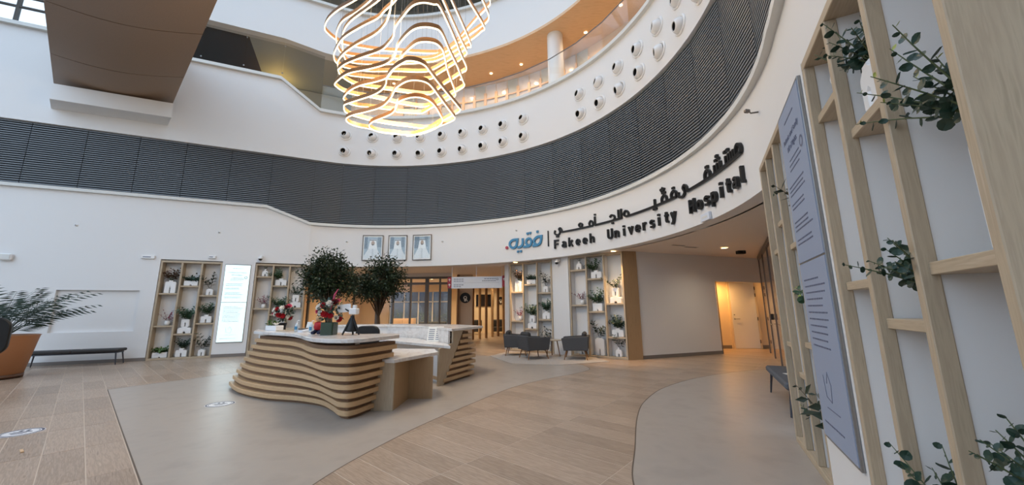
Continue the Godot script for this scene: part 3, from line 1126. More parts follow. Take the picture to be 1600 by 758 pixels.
func vase_poly(w: float, h: float, nw: float, nh: float, sw: float, sh: float, r: float) -> PackedVector2Array:
	var p := PackedVector2Array()
	p.append(Vector2(sw / 2, 0)); p.append(Vector2(w / 2 - 0.012, 0)); p.append(Vector2(w / 2, 0.012))
	for i in 5:
		var a := PI / 2 * i / 4.0
		p.append(Vector2(w / 2 - r + r * cos(a), h - nh - r + r * sin(a)))
	if nw > 0.0:
		p.append(Vector2(nw / 2, h - nh)); p.append(Vector2(nw / 2, h)); p.append(Vector2(-nw / 2, h)); p.append(Vector2(-nw / 2, h - nh))
	for i in 5:
		var a := PI / 2 + PI / 2 * i / 4.0
		p.append(Vector2(-w / 2 + r + r * cos(a), h - nh - r + r * sin(a)))
	p.append(Vector2(-w / 2, 0.012)); p.append(Vector2(-w / 2 + 0.012, 0)); p.append(Vector2(-sw / 2, 0))
	p.append(Vector2(-sw / 2, sh - sw / 2))
	p.append(Vector2(0, sh))
	p.append(Vector2(sw / 2, sh - sw / 2))
	return p

# adds the vessel to o and returns the height of its mouth
func vase(o: Node3D, kind: String) -> float:
	var defs := {"tall": [0.3, 0.42, 0.11, 0.04, 0.022, 0.2, 0.05], "trough": [0.38, 0.17, 0.0, 0.0, 0.05, 0.04, 0.02], "square": [0.19, 0.22, 0.09, 0.02, 0.02, 0.12, 0.03],
		"mid": [0.3, 0.27, 0.12, 0.05, 0.028, 0.12, 0.05], "wide": [0.36, 0.26, 0.13, 0.05, 0.03, 0.13, 0.05], "bottle": [0.19, 0.27, 0.06, 0.06, 0.03, 0.09, 0.07], "big": [0.3, 0.52, 0.2, 0.02, 0.024, 0.2, 0.04], "tower": [0.17, 0.45, 0.07, 0.04, 0.02, 0.2, 0.05], "small": [0.17, 0.24, 0.08, 0.03, 0.02, 0.1, 0.05],
		"cube": [0.32, 0.24, 0.0, 0.0, 0.03, 0.06, 0.03]}
	if kind == "ball":
		var m := MB.new()
		m.lathe([Vector2(0.001, 0.0), Vector2(0.035, 0.0), Vector2(0.062, 0.03), Vector2(0.075, 0.075), Vector2(0.066, 0.12), Vector2(0.05, 0.15), Vector2(0.042, 0.15), Vector2(0.05, 0.1), Vector2(0.001, 0.09)], 18)
		part("vase", m, mats.ceramic, o)
		return 0.14
	if kind == "stack":
		var m := MB.new()
		m.extrude(vase_poly(0.36, 0.22, 0.16, 0.03, 0.07, 0.07, 0.06), Transform3D(), -0.07, 0.07, 0.012)
		part("vase_base", m, mats.ceramic, o)
		part("vase_opening", boxm(Vector3(0, 0.03, 0), Vector3(0.07, 0.06, 0.06)), mats.slot, o)  # dark block in the arch, painted shade rather than an opening
		m = MB.new()
		m.extrude(vase_poly(0.22, 0.24, 0.0, 0.0, 0.025, 0.13, 0.02), Transform3D(Basis(), Vector3(0, 0.222, 0)), -0.06, 0.06, 0.01)
		part("vase", m, mats.ceramic, o)
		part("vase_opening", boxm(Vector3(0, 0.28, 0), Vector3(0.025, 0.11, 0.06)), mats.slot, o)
		return 0.44
	var d: Array = defs[kind]
	var m := MB.new()
	var dep := 0.075 if kind in ["trough", "cube"] else 0.06
	m.extrude(vase_poly(d[0], d[1], d[2], d[3], d[4], d[5], d[6]), Transform3D(), -dep, dep, 0.012)
	part("vase", m, mats.ceramic, o)
	part("vase_opening", boxm(Vector3(0, d[5] * 0.45, 0), Vector3(d[4], d[5] * 0.85, dep * 1.1)), mats.slot, o)  # dark box fills the slot, standing in for the shade within
	return d[1]

# kind: [stems, height, lean, leaves per stem, leaf length, leaf width factor, round, material, stem material]
const GROW := {
	"euca": [10, 0.34, 0.8, 14, 0.07, 0.85, true, "euca", "stem"],
	"euca_dark": [10, 0.34, 0.9, 14, 0.072, 0.85, true, "euca_dark", "stem"],
	"bush": [13, 0.32, 0.9, 14, 0.08, 0.6, false, "bush", "stem"],
	"low": [18, 0.16, 1.7, 11, 0.08, 0.65, false, "low", "stem"],
	"lowdark": [17, 0.17, 1.6, 11, 0.08, 0.65, false, "euca_dark", "stem"],
	"red": [6, 0.3, 0.9, 9, 0.075, 0.55, false, "redleaf", "stem_red"],
	"bronze": [10, 0.34, 0.8, 11, 0.1, 0.6, false, "bronze", "stem"],
	"branch": [4, 0.4, 0.7, 12, 0.11, 0.5, false, "branch", "bark"],
	"near": [11, 0.3, 0.9, 12, 0.046, 0.9, true, "euca_dark", "stem"],
	"near_long": [10, 0.46, 0.75, 13, 0.048, 0.85, true, "euca_dark", "stem"],
	"sprig": [4, 0.28, 0.5, 8, 0.05, 0.4, false, "euca_dark", "stem"],
	"tall": [7, 0.42, 0.75, 13, 0.066, 0.9, true, "euca_dark", "stem"]}
var leaf_mesh := {}

func one_leaf(len: float, wf: float, rd: bool) -> Mesh:
	var k := "%.3f %.2f %s" % [len, wf, rd]
	if not leaf_mesh.has(k):
		var m := MB.new()
		m.leaf(Vector3.ZERO, Vector3(0, 0, -1), Vector3.UP, len, len * wf, rd)
		leaf_mesh[k] = m.commit()
	return leaf_mesh[k]

func grow(o: Node3D, at: Vector3, kind: String, size: float, single := false, bias := Vector3.ZERO) -> void:
	var g: Array = GROW[kind]
	var st := MB.new()
	var lv := MB.new()
	var h: float = g[1] * size
	for i in g[0]:
		var az = TAU * (i + rng.randf() * 0.7) / g[0]
		var lean: float = g[2] * rng.randf_range(0.35, 1.1)
		var d := (Vector3(cos(az) * lean, 1.0, sin(az) * lean * 0.62) + bias).normalized()
		var hh := h * rng.randf_range(0.65, 1.15)
		var bend := Vector3(cos(az), -0.35, sin(az) * 0.6) * 0.25 * lean
		var pts := []
		for j in 6:
			var f := j / 5.0
			pts.append(at + d * hh * f + bend * hh * f * f)
		st.tube(pts, [0.0045, 0.0042, 0.0038, 0.003, 0.0024, 0.0016], 5)
		for j in g[3]:
			var f = 0.22 + 0.78 * (j + 0.5) / g[3]
			var p = at + d * hh * f + bend * hh * f * f
			var ta = (d + bend * 2.0 * f).normalized()
			var sx = ta.cross(Vector3(0.2, 0.3, 1)).normalized().rotated(ta, j * 2.1 + rng.randf() * 0.8)
			var ld = (sx + ta * 0.45).normalized()
			var ll: float = g[4] * size * rng.randf_range(0.75, 1.15) * (1.0 - 0.35 * f)
			var up = (ta + Vector3(0, 0.6, 0.2)).normalized()
			if single:
				up = (Vector3(0.1, 0.4, 1.0) + Vector3(rng.randfn(), rng.randfn(), rng.randfn()) * 0.45).normalized()
				ll *= 1.2
				var z = -ld
				var x = up.cross(z).normalized()
				var b := Basis(x, z.cross(x), z).scaled_local(Vector3.ONE * (ll / g[4]))
				mi("leaf", one_leaf(g[4], g[5], g[6]), mats[g[7]] if f < 0.97 else mats.tip, o, Transform3D(b if f < 0.9 else b.scaled_local(Vector3.ONE * 0.6), p))
			else:
				lv.leaf(p, ld, up, ll, ll * g[5], g[6])
	part("stems", st, mats[g[8]], o)
	if not single:
		part("foliage", lv, mats[g[7]], o).set_meta("kind", "stuff")

func potted(t: Transform3D, vk: String, pk: String, size: float, label: String, group := "", single := false, bias := Vector3.ZERO) -> void:
	var o := thing("potted_plant", label, "potted plant", t, group)
	var y := vase(o, vk)
	grow(o, Vector3(0, y - 0.03, 0), pk, size, single, bias)

const FILL1 := [[["tall", "bronze", 1.15], ["ball", "red", 1.0], ["trough", "low", 1.15]], [["trough", "lowdark", 1.1], ["stack", "euca", 1.2], ["mid", "euca_dark", 0.9]], [["square", "branch", 1.2], ["mid", "euca", 1.1], ["square", "branch", 1.35]]]
const FILL2 := [[["bottle", "sprig", 0.75], ["ball", "red", 1.05], ["bottle", "sprig", 1.1]], [["wide", "bush", 1.1], ["cube", "bush", 1.25], ["big", "branch", 1.4]], [["stack", "tall", 0.95], ["wide", "euca_dark", 1.1], ["bottle", "branch", 0.95]]]
const WORDS1 := [["bronze leaves in a tall white vase", "reddish twigs in a small round white vase", "low green plant in a long white trough"], ["dark low plant in a white trough", "eucalyptus in two stacked white vases", "small dark plant in a wide white vase"], ["leafy branch in a small square white vase", "eucalyptus in a squat white vase", "two dark branches in a small white vase"]]
const WORDS2 := [["thin sprig in a small white bottle vase", "red sprigs in a small round white vase", "thin dark sprigs in a white bottle vase"], ["spreading green leaves in a wide white vase", "bushy green plant in a white cube pot", "large dark branch in a big white vase"], ["tall eucalyptus in stacked white vases", "round dark bush in a wide white vase", "small twig in a white bottle vase"]]

func fill_unit(t: Transform3D, w: float, pat: Array, two: bool, where: String, skip: Array, single := false) -> void:
	var bw := (w - 0.05) / 3.0
	var fill: Array = FILL2 if two else FILL1
	var wordy: Array = WORDS2 if two else WORDS1
	for i in 3:
		var ys: Array = [pat[i][0], pat[i][1], 0.06]
		for j in 3:
			if [i, j] in skip:
				continue
			var f: Array = fill[i][j]
			var x: float = 0.025 + (i + 0.5) * bw + (0.05 if j == 1 and i == 0 else 0.0)
			var bias := Vector3(0.0, 0.0, 0.45) if single else Vector3(0.0, 0.0, 0.15)
			if two and i == 1 and j == 0:
				bias += Vector3(-0.7, -0.1, 0.1)
			var vk: String = f[0]
			if single:
				x += 0.07
				vk = "small"
			potted(t * Transform3D(Basis(), Vector3(x, ys[j], -0.21 if single else -0.16)), vk, f[1], f[2] * (1.0 if single else 1.22), "%s, %s niche of %s" % [(wordy[i][j] if not single else wordy[i][j].get_slice(" in ", 0) + " in a small white vase"), ["top", "middle", "bottom"][j], where], "", single and f[1] != "sprig", bias)

func build_shelving() -> void:
	var t := left_frame(-5.645)
	shelving("oak plant shelving left of the lit display panel", t, 1.645, P1, false, 0)
	fill_unit(t, 1.645, P1, false, "shelving left of lit panel", [])
	t = left_frame(-3.035)
	shelving("oak plant shelving between the lit display panel and the round tree", t, 1.6, P2, false, 1)
	fill_unit(t, 1.6, P2, true, "shelving behind the front desk", [[0, 2], [2, 1], [2, 2]])
	var a := Vector3(-0.11, 0, -13.84)
	t = frame(a, Vector3(1.35, 0, -12.80) - a)
	shelving("oak plant shelving with warm lit corner behind the armchairs", t, 1.8, P1, true, 0)
	fill_unit(t, 1.8, P1, false, "shelving behind the armchairs", [[0, 2], [1, 2]])
	a = Vector3(1.86, 0, -12.17)
	t = frame(a, Vector3(3.32, 0, -11.04) - a)
	var ub := shelving("oak plant shelving with deep tan end panel under the lettering", t, 1.84, P2, true, 0)
	var em := MB.new()
	em.prism(PackedVector2Array([Vector2(3.325, -11.02), Vector2(3.775, -11.145), Vector2(3.775, -11.3), Vector2(3.42, -11.2)]), 0, 3.17, 0.004)
	part("end_panel", em, mats.tan_v, ub, t.affine_inverse())
	fill_unit(t, 1.84, P2, true, "tan ended shelving", [])
	# white wall between those two
	var m := MB.new()
	m.prism(PackedVector2Array([Vector2(0.09, -14.15), Vector2(1.58, -13.1), Vector2(1.375, -12.84), Vector2(1.85, -12.2), Vector2(2.08, -12.45), Vector2(3.53, -11.32), Vector2(3.9, -11.42), Vector2(3.5, -12.3), Vector2(0.1, -14.9), Vector2(-0.3, -14.4), Vector2(-0.14, -13.9)]), 0, 3.17)
	struct("wall_between_shelving", m, mats.white)
	# right hand units, display wall between them
	t = right_frame(0.03)
	shelving("narrow looking oak plant shelving beyond the grey display panel on the curved wall", t, 1.36, P1, true, 0)
	fill_unit(t, 1.36, P1, false, "shelving beyond the grey panel", [[0, 0], [0, 1], [1, 1], [0, 2]], true)
	t = right_frame(2.28)
	shelving("closest oak plant shelving with big end board beside the grey display panel", t, 1.51, P2, true, 1)
	fill_unit(t, 1.51, P2, true, "closest shelving", [[0, 0], [0, 1], [0, 2], [1, 0], [1, 1], [1, 2], [2, 0], [2, 1], [2, 2]], true)
	near_plants(t)
	m = MB.new()
	m.box(Vector3(0.45, 1.59, -0.15), Vector3(0.88, 3.18, 0.3))
	struct("wall_right", m, mats.white, right_frame(1.385))
	m = MB.new()
	m.box(Vector3(2.8, 1.59, -0.4), Vector3(5.5, 3.18, 0.1))
	struct("wall_right_back", m, mats.white, right_frame(3.85))

func near_plants(t: Transform3D) -> void:
	for q in [
		[0.4, 2.73, -0.1, "ball", "sprig", 0.9, Vector3(-0.2, 0, 0.3), "thin sprig in a small white ball vase, top left niche of the closest shelving"],
		[0.8, 2.41, -0.1, "small", "near", 1.05, Vector3(-0.35, 0.1, 0.5), "dense dark eucalyptus, top middle niche of the closest shelving"],
		[0.91, 1.39, -0.12, "ball", "near", 0.95, Vector3(-0.35, -0.2, 0.6), "drooping dark eucalyptus, middle niche of the closest shelving"],
		[0.86, 0.06, -0.1, "tall", "near", 1.35, Vector3(-0.1, 0.3, 0.45), "dark eucalyptus in tall white vase, bottom niche of the closest shelving"],
		[1.37, 1.62, -0.14, "tower", "near_long", 1.0, Vector3(-0.75, 0.15, 0.55), "long eucalyptus sprigs in a slim white vase beside the big end board"],
		[1.32, 0.63, -0.13, "small", "near", 0.95, Vector3(-0.35, 0.1, 0.55), "dark eucalyptus in small vase low beside the big end board"]]:
		potted(t * Transform3D(Basis(), Vector3(q[0], q[1], q[2])), q[3], q[4], q[5], q[7], "", true, q[6])

func build_displays() -> void:
	display(left_frame(-3.9, 0, 0.0), 0.72, "brightly lit white display panel between the two left shelving units", mats.screen_bright, mats.ink_pale, 0.7)
	display(right_frame(1.51, 0, 0.0), 0.715, "dim lavender grey display panel on the curved wall beside closest shelving", mats.screen_dim, mats.letter_grey, 0.0)

func display(t: Transform3D, w: float, label: String, m: Material, ink: Material, light: float) -> void:
	var o := thing("display_panel", label, "display panel", t)
	part("bezel", boxm(Vector3(w / 2, 1.79, 0.012), Vector3(w + 0.02, 2.66, 0.024), 0.004), mats.steel, o)
	part("screen", boxm(Vector3(w / 2, 2.45, 0.02), Vector3(w, 1.28, 0.02)), m, o)
	part("screen", boxm(Vector3(w / 2, 1.14, 0.02), Vector3(w, 1.31, 0.02)), m, o)
	var zz := 0.0315
	text_part(o, "Patients and Family", w / 2, 2.83, 0.058, zz, ink, "lettering", 0.002)
	text_part(o, "Bill of Rights", w / 2, 2.74, 0.058, zz, ink, "lettering", 0.002)
	var b := MB.new()
	var r := RandomNumberGenerator.new()
	r.seed = 5
	var rows := [[2.97, 0.3, 0.4], [2.64, 0.3, 0.42], [2.6, 0.26, 0.46], [2.56, 0.26, 0.4]]
	for i in 4:
		for j in 3 - i % 2:
			rows.append([2.44 - i * 0.15 - j * 0.035, 0.1, 0.72 - 0.2 * r.randf()])
	for i in 11:
		rows.append([1.66 - i * 0.05, 0.12, 0.74 - 0.2 * r.randf()])
	rows.append([0.6, 0.12, 0.62])
	for q in rows:
		var x: float = q[1] * w
		while x < (q[1] + q[2]) * w:
			var l := r.randf_range(0.02, 0.07)
			b.box(Vector3(x + l / 2, q[0], zz), Vector3(l, 0.011, 0.002))
			x += l + 0.012
	part("small_print", b, ink, o)
	var g := MB.new()
	var f := func(v: Vector3) -> Vector3: return v
	g.ribbon([Vector2(0.3 * w, 0.95), Vector2(0.34 * w, 0.8), Vector2(0.5 * w, 0.78), Vector2(0.54 * w, 0.9), Vector2(0.46 * w, 0.98), Vector2(0.4 * w, 0.9)], 0.006, zz - 0.001, zz + 0.001, f)
	g.ribbon([Vector2(0.3 * w, 0.72), Vector2(0.7 * w, 0.72)], 0.006, zz - 0.001, zz + 0.001, f)
	part("line_drawing", g, ink, o)
	var e := MB.new()
	e.lathe([Vector2(0.03, 0.001), Vector2(0.045, 0.001)], 20, Transform3D(Basis(Vector3(1, 0, 0), PI / 2), Vector3(w * 0.86, 2.66, zz)))
	part("seal", e, ink, o)
	if light > 0.0:
		var l := AreaLight3D.new()
		l.name = numbered("display_light")
		l.area_size = Vector2(w, 2.6)
		l.transform = t * Transform3D(Basis(Vector3.UP, PI), Vector3(w / 2, 1.79, 0.05))
		l.light_energy = light
		l.light_color = Color(0.9, 0.97, 1.0)
		l.shadow_enabled = true
		add_child(l)

func text_part(o: Node3D, s: String, x: float, y: float, h: float, z: float, m: Material, called: String, dep := 0.004) -> void:
	var tm := TextMesh.new()
	var f := SystemFont.new()
	f.font_names = PackedStringArray(["Droid Sans"])
	tm.font = f
	tm.font_size = 32
	tm.pixel_size = h / 32.0
	tm.depth = dep
	tm.text = s
	mi(called, tm, m, o, Transform3D(Basis(), Vector3(x, y, z)))

# ---------------------------------------------------------------- reception desk
const DESK_LOW := [-5.66, -7.72, -5.0, -7.05, -4.2, -6.55, -3.5, -6.32, -2.98, -6.05, -2.62, -5.68, -2.4, -5.42, -2.22, -5.42, -2.08, -5.85]
const DESK_TOP := [-5.2, -7.66, -4.6, -7.2, -4.0, -6.8, -3.5, -6.28, -3.1, -5.75, -2.78, -5.4, -2.45, -5.22, -2.12, -5.27, -1.83, -6.02]

func desk_curve(f: float) -> Array:
	var o := []
	for i in 9:
		o.append(Vector2(DESK_LOW[i * 2], DESK_LOW[i * 2 + 1]).lerp(Vector2(DESK_TOP[i * 2], DESK_TOP[i * 2 + 1]), f))
	return smooth(o, 5)

func offset_curve(c: Array, d: float) -> Array:      # d > 0 moves away from the visitors' side
	var o := []
	for i in c.size():
		var e: Vector2 = (c[mini(i + 1, c.size() - 1)] - c[maxi(i - 1, 0)]).normalized()
		o.append(c[i] + Vector2(e.y, -e.x) * d)
	return o

func strip_poly(a: Array, b: Array) -> PackedVector2Array:
	var p := PackedVector2Array(a)
	for i in b.size():
		p.append(b[b.size() - 1 - i])
	return p

func slab_along(m: MB, c: Array, d0: float, d1: float, y0: float, y1: float, bev := 0.0) -> void:
	# a band of constant width along a curve, built as a loft so that the long faces stay smooth
	var a := offset_curve(c, d0)
	var b := offset_curve(c, d1)
	var rows := [PackedVector3Array(), PackedVector3Array(), PackedVector3Array(), PackedVector3Array(), PackedVector3Array(), PackedVector3Array()]
	for i in c.size():
		var n: Vector2 = (b[i] - a[i]).normalized() * bev
		rows[0].append(p3(a[i], y0 + bev)); rows[1].append(p3(a[i], y1 - bev))
		rows[2].append(p3(a[i] + n, y1)); rows[3].append(p3(b[i], y1))
		rows[4].append(p3(b[i], y0)); rows[5].append(p3(a[i] + n, y0))
	for k in 6:
		m.grid([rows[k], rows[(k + 1) % 6]])
	var l := c.size() - 1
	for e in [0, l]:
		var q := []
		for k in 6:
			q.append(rows[k][e])
		for k in range(1, 5):
			if e == 0:
				m.tri(q[0], q[k], q[k + 1])
			else:
				m.tri(q[0], q[k + 1], q[k])

func build_desk() -> void:
	var t := thing("reception_desk", "front wing of the reception desk, wavy stacked wooden slats under white marble", "reception desk")
	for k in 8:
		var m := MB.new()
		var y := 0.075 + 0.1185 * k
		slab_along(m, desk_curve(k / 7.0), 0.0, 0.22, y - 0.034, y + 0.034, 0.006)
		part("slat", m, mats.slat, t)
	var core := MB.new()
	for k in 8:
		var y := 0.075 + 0.1185 * k
		slab_along(core, desk_curve((k + 0.5) / 7.0), 0.06, 0.2, y + 0.034, minf(y + 0.0845, 1.03))
	slab_along(core, desk_curve(0.0), 0.05, 0.2, 0.0, 0.041)
	part("core", core, mats.core, t)
	var top := desk_curve(1.0)
	var mt := MB.new()
	var mp := PackedVector2Array([Vector2(-5.62, -8.32)])
	mp.append_array(PackedVector2Array(offset_curve(top, -0.035)))
	mp.append_array(V2([-1.9, -6.35, -2.5, -6.3, -3.2, -6.9, -4.3, -7.75]))
	mt.prism(mp, 1.03, 1.085, 0.006)
	part("marble_top", mt, mats.marble, t)
	var back := MB.new()
	back.prism(V2([-5.5, -8.22, -4.35, -7.65, -3.3, -6.85, -2.6, -6.28, -2.55, -6.33, -3.25, -6.93, -4.3, -7.72, -5.5, -8.3]), 0.0, 1.03)
	part("inner_panel", back, mats.white, t)
	# rear wing
	t = thing("reception_desk", "rear wing of the reception desk with stepped slat end and inner marble worktop", "reception desk")
	var l0 := Vector2(-1.43, -7.7)
	var ld := Vector2(0.417, -0.909)
	var w := Vector2(-0.57, -0.82)
	for k in 8:
		var a := 0.05 + 0.68 * k / 7.0
		var b := 1.3 if k in [2, 3, 4, 5] else (1.24 if k < 2 else 1.12)
		var y := 0.075 + 0.1185 * k
		var m := MB.new()
		m.prism(PackedVector2Array([l0 + ld * a - w * 0.035, l0 + ld * b - w * 0.035, l0 + ld * b + w * 2.0, l0 + ld * a + w * 2.0]), y - 0.034, y + 0.034, 0.005)
		part("slat", m, mats.slat, t)
	var rc := MB.new()
	for k in 8:
		var a := 0.05 + 0.68 * (k + 0.5) / 7.0
		var y := 0.075 + 0.1185 * k
		rc.prism(PackedVector2Array([l0 + ld * (a + 0.02) + w * 0.03, l0 + ld * 1.02 + w * 0.03, l0 + ld * 1.02 + w * 2.0, l0 + ld * (a + 0.02) + w * 2.0]), y + 0.034, minf(y + 0.0845, 1.03))
	rc.prism(PackedVector2Array([l0 + ld * 0.1 + w * 0.03, l0 + ld * 1.1 + w * 0.03, l0 + ld * 1.1 + w * 2.0, l0 + ld * 0.1 + w * 2.0]), 0.0, 0.041)
	part("core", rc, mats.core, t)
	var ep := MB.new()
	var tilt := Transform3D(Basis(p3(ld, 0), Vector3.UP, Vector3(-ld.y, 0, ld.x) * -1.0), p3(l0, 0))
	ep.extrude(PackedVector2Array([Vector2(-0.12, 0), Vector2(0.06, 0), Vector2(0.76, 1.03), Vector2(0.36, 1.03), Vector2(0.36, 0.78), Vector2(-0.12, 0.7)]), tilt, -0.02, 0.02)
	part("end_panel", ep, mats.oak_v, t)
	var led := MB.new()
	led.prism(PackedVector2Array([Vector2(-1.26, -7.82), Vector2(-0.72, -9.12), Vector2(-1.6, -10.3), Vector2(-3.2, -11.05), Vector2(-5.0, -11.2), Vector2(-5.0, -10.75), Vector2(-3.5, -10.5), Vector2(-2.3, -9.5)]), 1.03, 1.085, 0.006)
	part("marble_top", led, mats.marble, t)
	var ip := MB.new()
	var inner := [Vector2(-1.36, -8.0), Vector2(-2.36, -9.56), Vector2(-3.5, -10.56), Vector2(-5.0, -10.8)]
	ip.prism(strip_poly(inner, offset_curve(inner, -0.04)), 0.0, 1.03)
	part("marble_upstand", ip, mats.marble, t)
	var wt := MB.new()
	wt.prism(PackedVector2Array([Vector2(-1.22, -7.42), Vector2(-1.38, -7.98), Vector2(-2.4, -9.54), Vector2(-3.52, -10.52), Vector2(-5.0, -10.76), Vector2(-5.0, -10.2), Vector2(-3.9, -9.85), Vector2(-3.05, -9.1)]), 0.72, 0.775, 0.005)
	part("worktop", wt, mats.marble, t)
	var un := MB.new()
	var uc := [Vector2(-1.5, -7.92), Vector2(-2.5, -9.2), Vector2(-3.6, -10.1), Vector2(-5.0, -10.5)]
	un.prism(strip_poly(uc, offset_curve(uc, -0.03)), 0.0, 0.72)
	part("modesty_panel", un, mats.white, t)
	# low counter
	t = thing("low_counter", "low wooden counter with pale marble top at the right end of the slatted desk", "counter")
	var m := MB.new()
	m.prism(PackedVector2Array([Vector2(-2.16, -5.86), Vector2(-1.79, -5.8), Vector2(-1.79, -5.85), Vector2(-2.16, -5.91)]), 0, 0.68)
	part("side_panel", m, mats.oak_v, t)
	m = MB.new()
	m.prism(PackedVector2Array([Vector2(-1.83, -5.86), Vector2(-1.79, -5.86), Vector2(-1.77, -6.56), Vector2(-1.81, -6.56)]), 0, 0.68)
	part("inner_panel", m, mats.tan_v, t)
	m = MB.new()
	m.prism(PackedVector2Array([Vector2(-1.81, -6.56), Vector2(-1.37, -6.55), Vector2(-1.37, -6.6), Vector2(-1.81, -6.61)]), 0, 0.68)
	part("back_panel", m, mats.tan_v, t)
	m = MB.new()
	m.prism(PackedVector2Array([Vector2(-2.12, -5.88), Vector2(-1.79, -5.78), Vector2(-1.33, -6.8), Vector2(-1.5, -7.3), Vector2(-2.45, -7.5)]), 0.68, 0.735, 0.005)
	part("marble_top", m, mats.marble, t)
	m = MB.new()
	m.prism(PackedVector2Array([Vector2(-2.2, -6.7), Vector2(-1.6, -6.7), Vector2(-1.6, -7.1), Vector2(-2.2, -7.2)]), 0, 0.68)
	part("pedestal", m, mats.tan_v, t)

func bouquet(at: Vector3, label: String, tall: float, glass: bool) -> void:
	var o := thing("flower_bouquet", label, "flowers", Transform3D(Basis(), at))
	var m := MB.new()
	if glass:
		m.extrude(rrect(0.2, 0.2, 0.02), Transform3D(Basis(Vector3(1, 0, 0), -PI / 2)), 0.0, 0.2, 0.004)
		part("vase", m, plainm(sc(46, 66, 48), 0.2), o)
	else:
		m.lathe([Vector2(0.001, 0), Vector2(0.055, 0), Vector2(0.085, 0.14), Vector2(0.078, 0.14), Vector2(0.001, 0.12)], 16)
		part("vase", m, mats.black, o)
	var g := MB.new()
	var c := Vector3(0, 0.2 + 0.17 * tall, 0)
	shrub(g, c, Vector3(0.2, 0.17 * tall, 0.18), 220, 0.075)
	part("foliage", g, mats.euca_dark, o).set_meta("kind", "stuff")
	var cols := [mats.red, mats.petal, mats.red, mats.dark_red, mats.pink, mats.petal, mats.red, mats.petal, mats.pink, mats.dark_red, mats.red, mats.petal, mats.pink, mats.red, mats.petal, mats.red, mats.dark_red, mats.petal]
	for i in cols.size():
		var a := TAU * i * 0.382
		var yy := -0.75 + 1.6 * fmod(i * 0.618, 1.0)
		var rr := sqrt(maxf(0.1, 1.0 - yy * yy * 0.7))
		var p := c + Vector3(cos(a) * rr * 0.19, yy * 0.17 * tall, absf(sin(a)) * rr * 0.18)
		var f := MB.new()
		var s := rng.randf_range(0.042, 0.062)
		for k in 3:
			for j in 7:
				var b := TAU * (j + k * 0.5) / 7.0
				var d := Vector3(cos(b), 0.25 + k * 0.55, sin(b)).normalized()
				f.leaf(Vector3.ZERO, d, Vector3.UP, s * (1.0 - k * 0.15), s * 0.75, true)
		var z := (p - c + Vector3(0, 0.05, 0.08)).normalized()
		var x := z.cross(Vector3(0.3, 0.1, 1)).normalized()
		part("flower", f, cols[i], o, Transform3D(Basis(x, z, x.cross(z)), p))
	if glass:
		var sp := MB.new()
		sp.tube([c, c + Vector3(0.05, 0.25, 0), c + Vector3(0.1, 0.34, 0)], [0.006, 0.016, 0.004], 6)
		part("gladiolus_spike", sp, mats.pink, o)

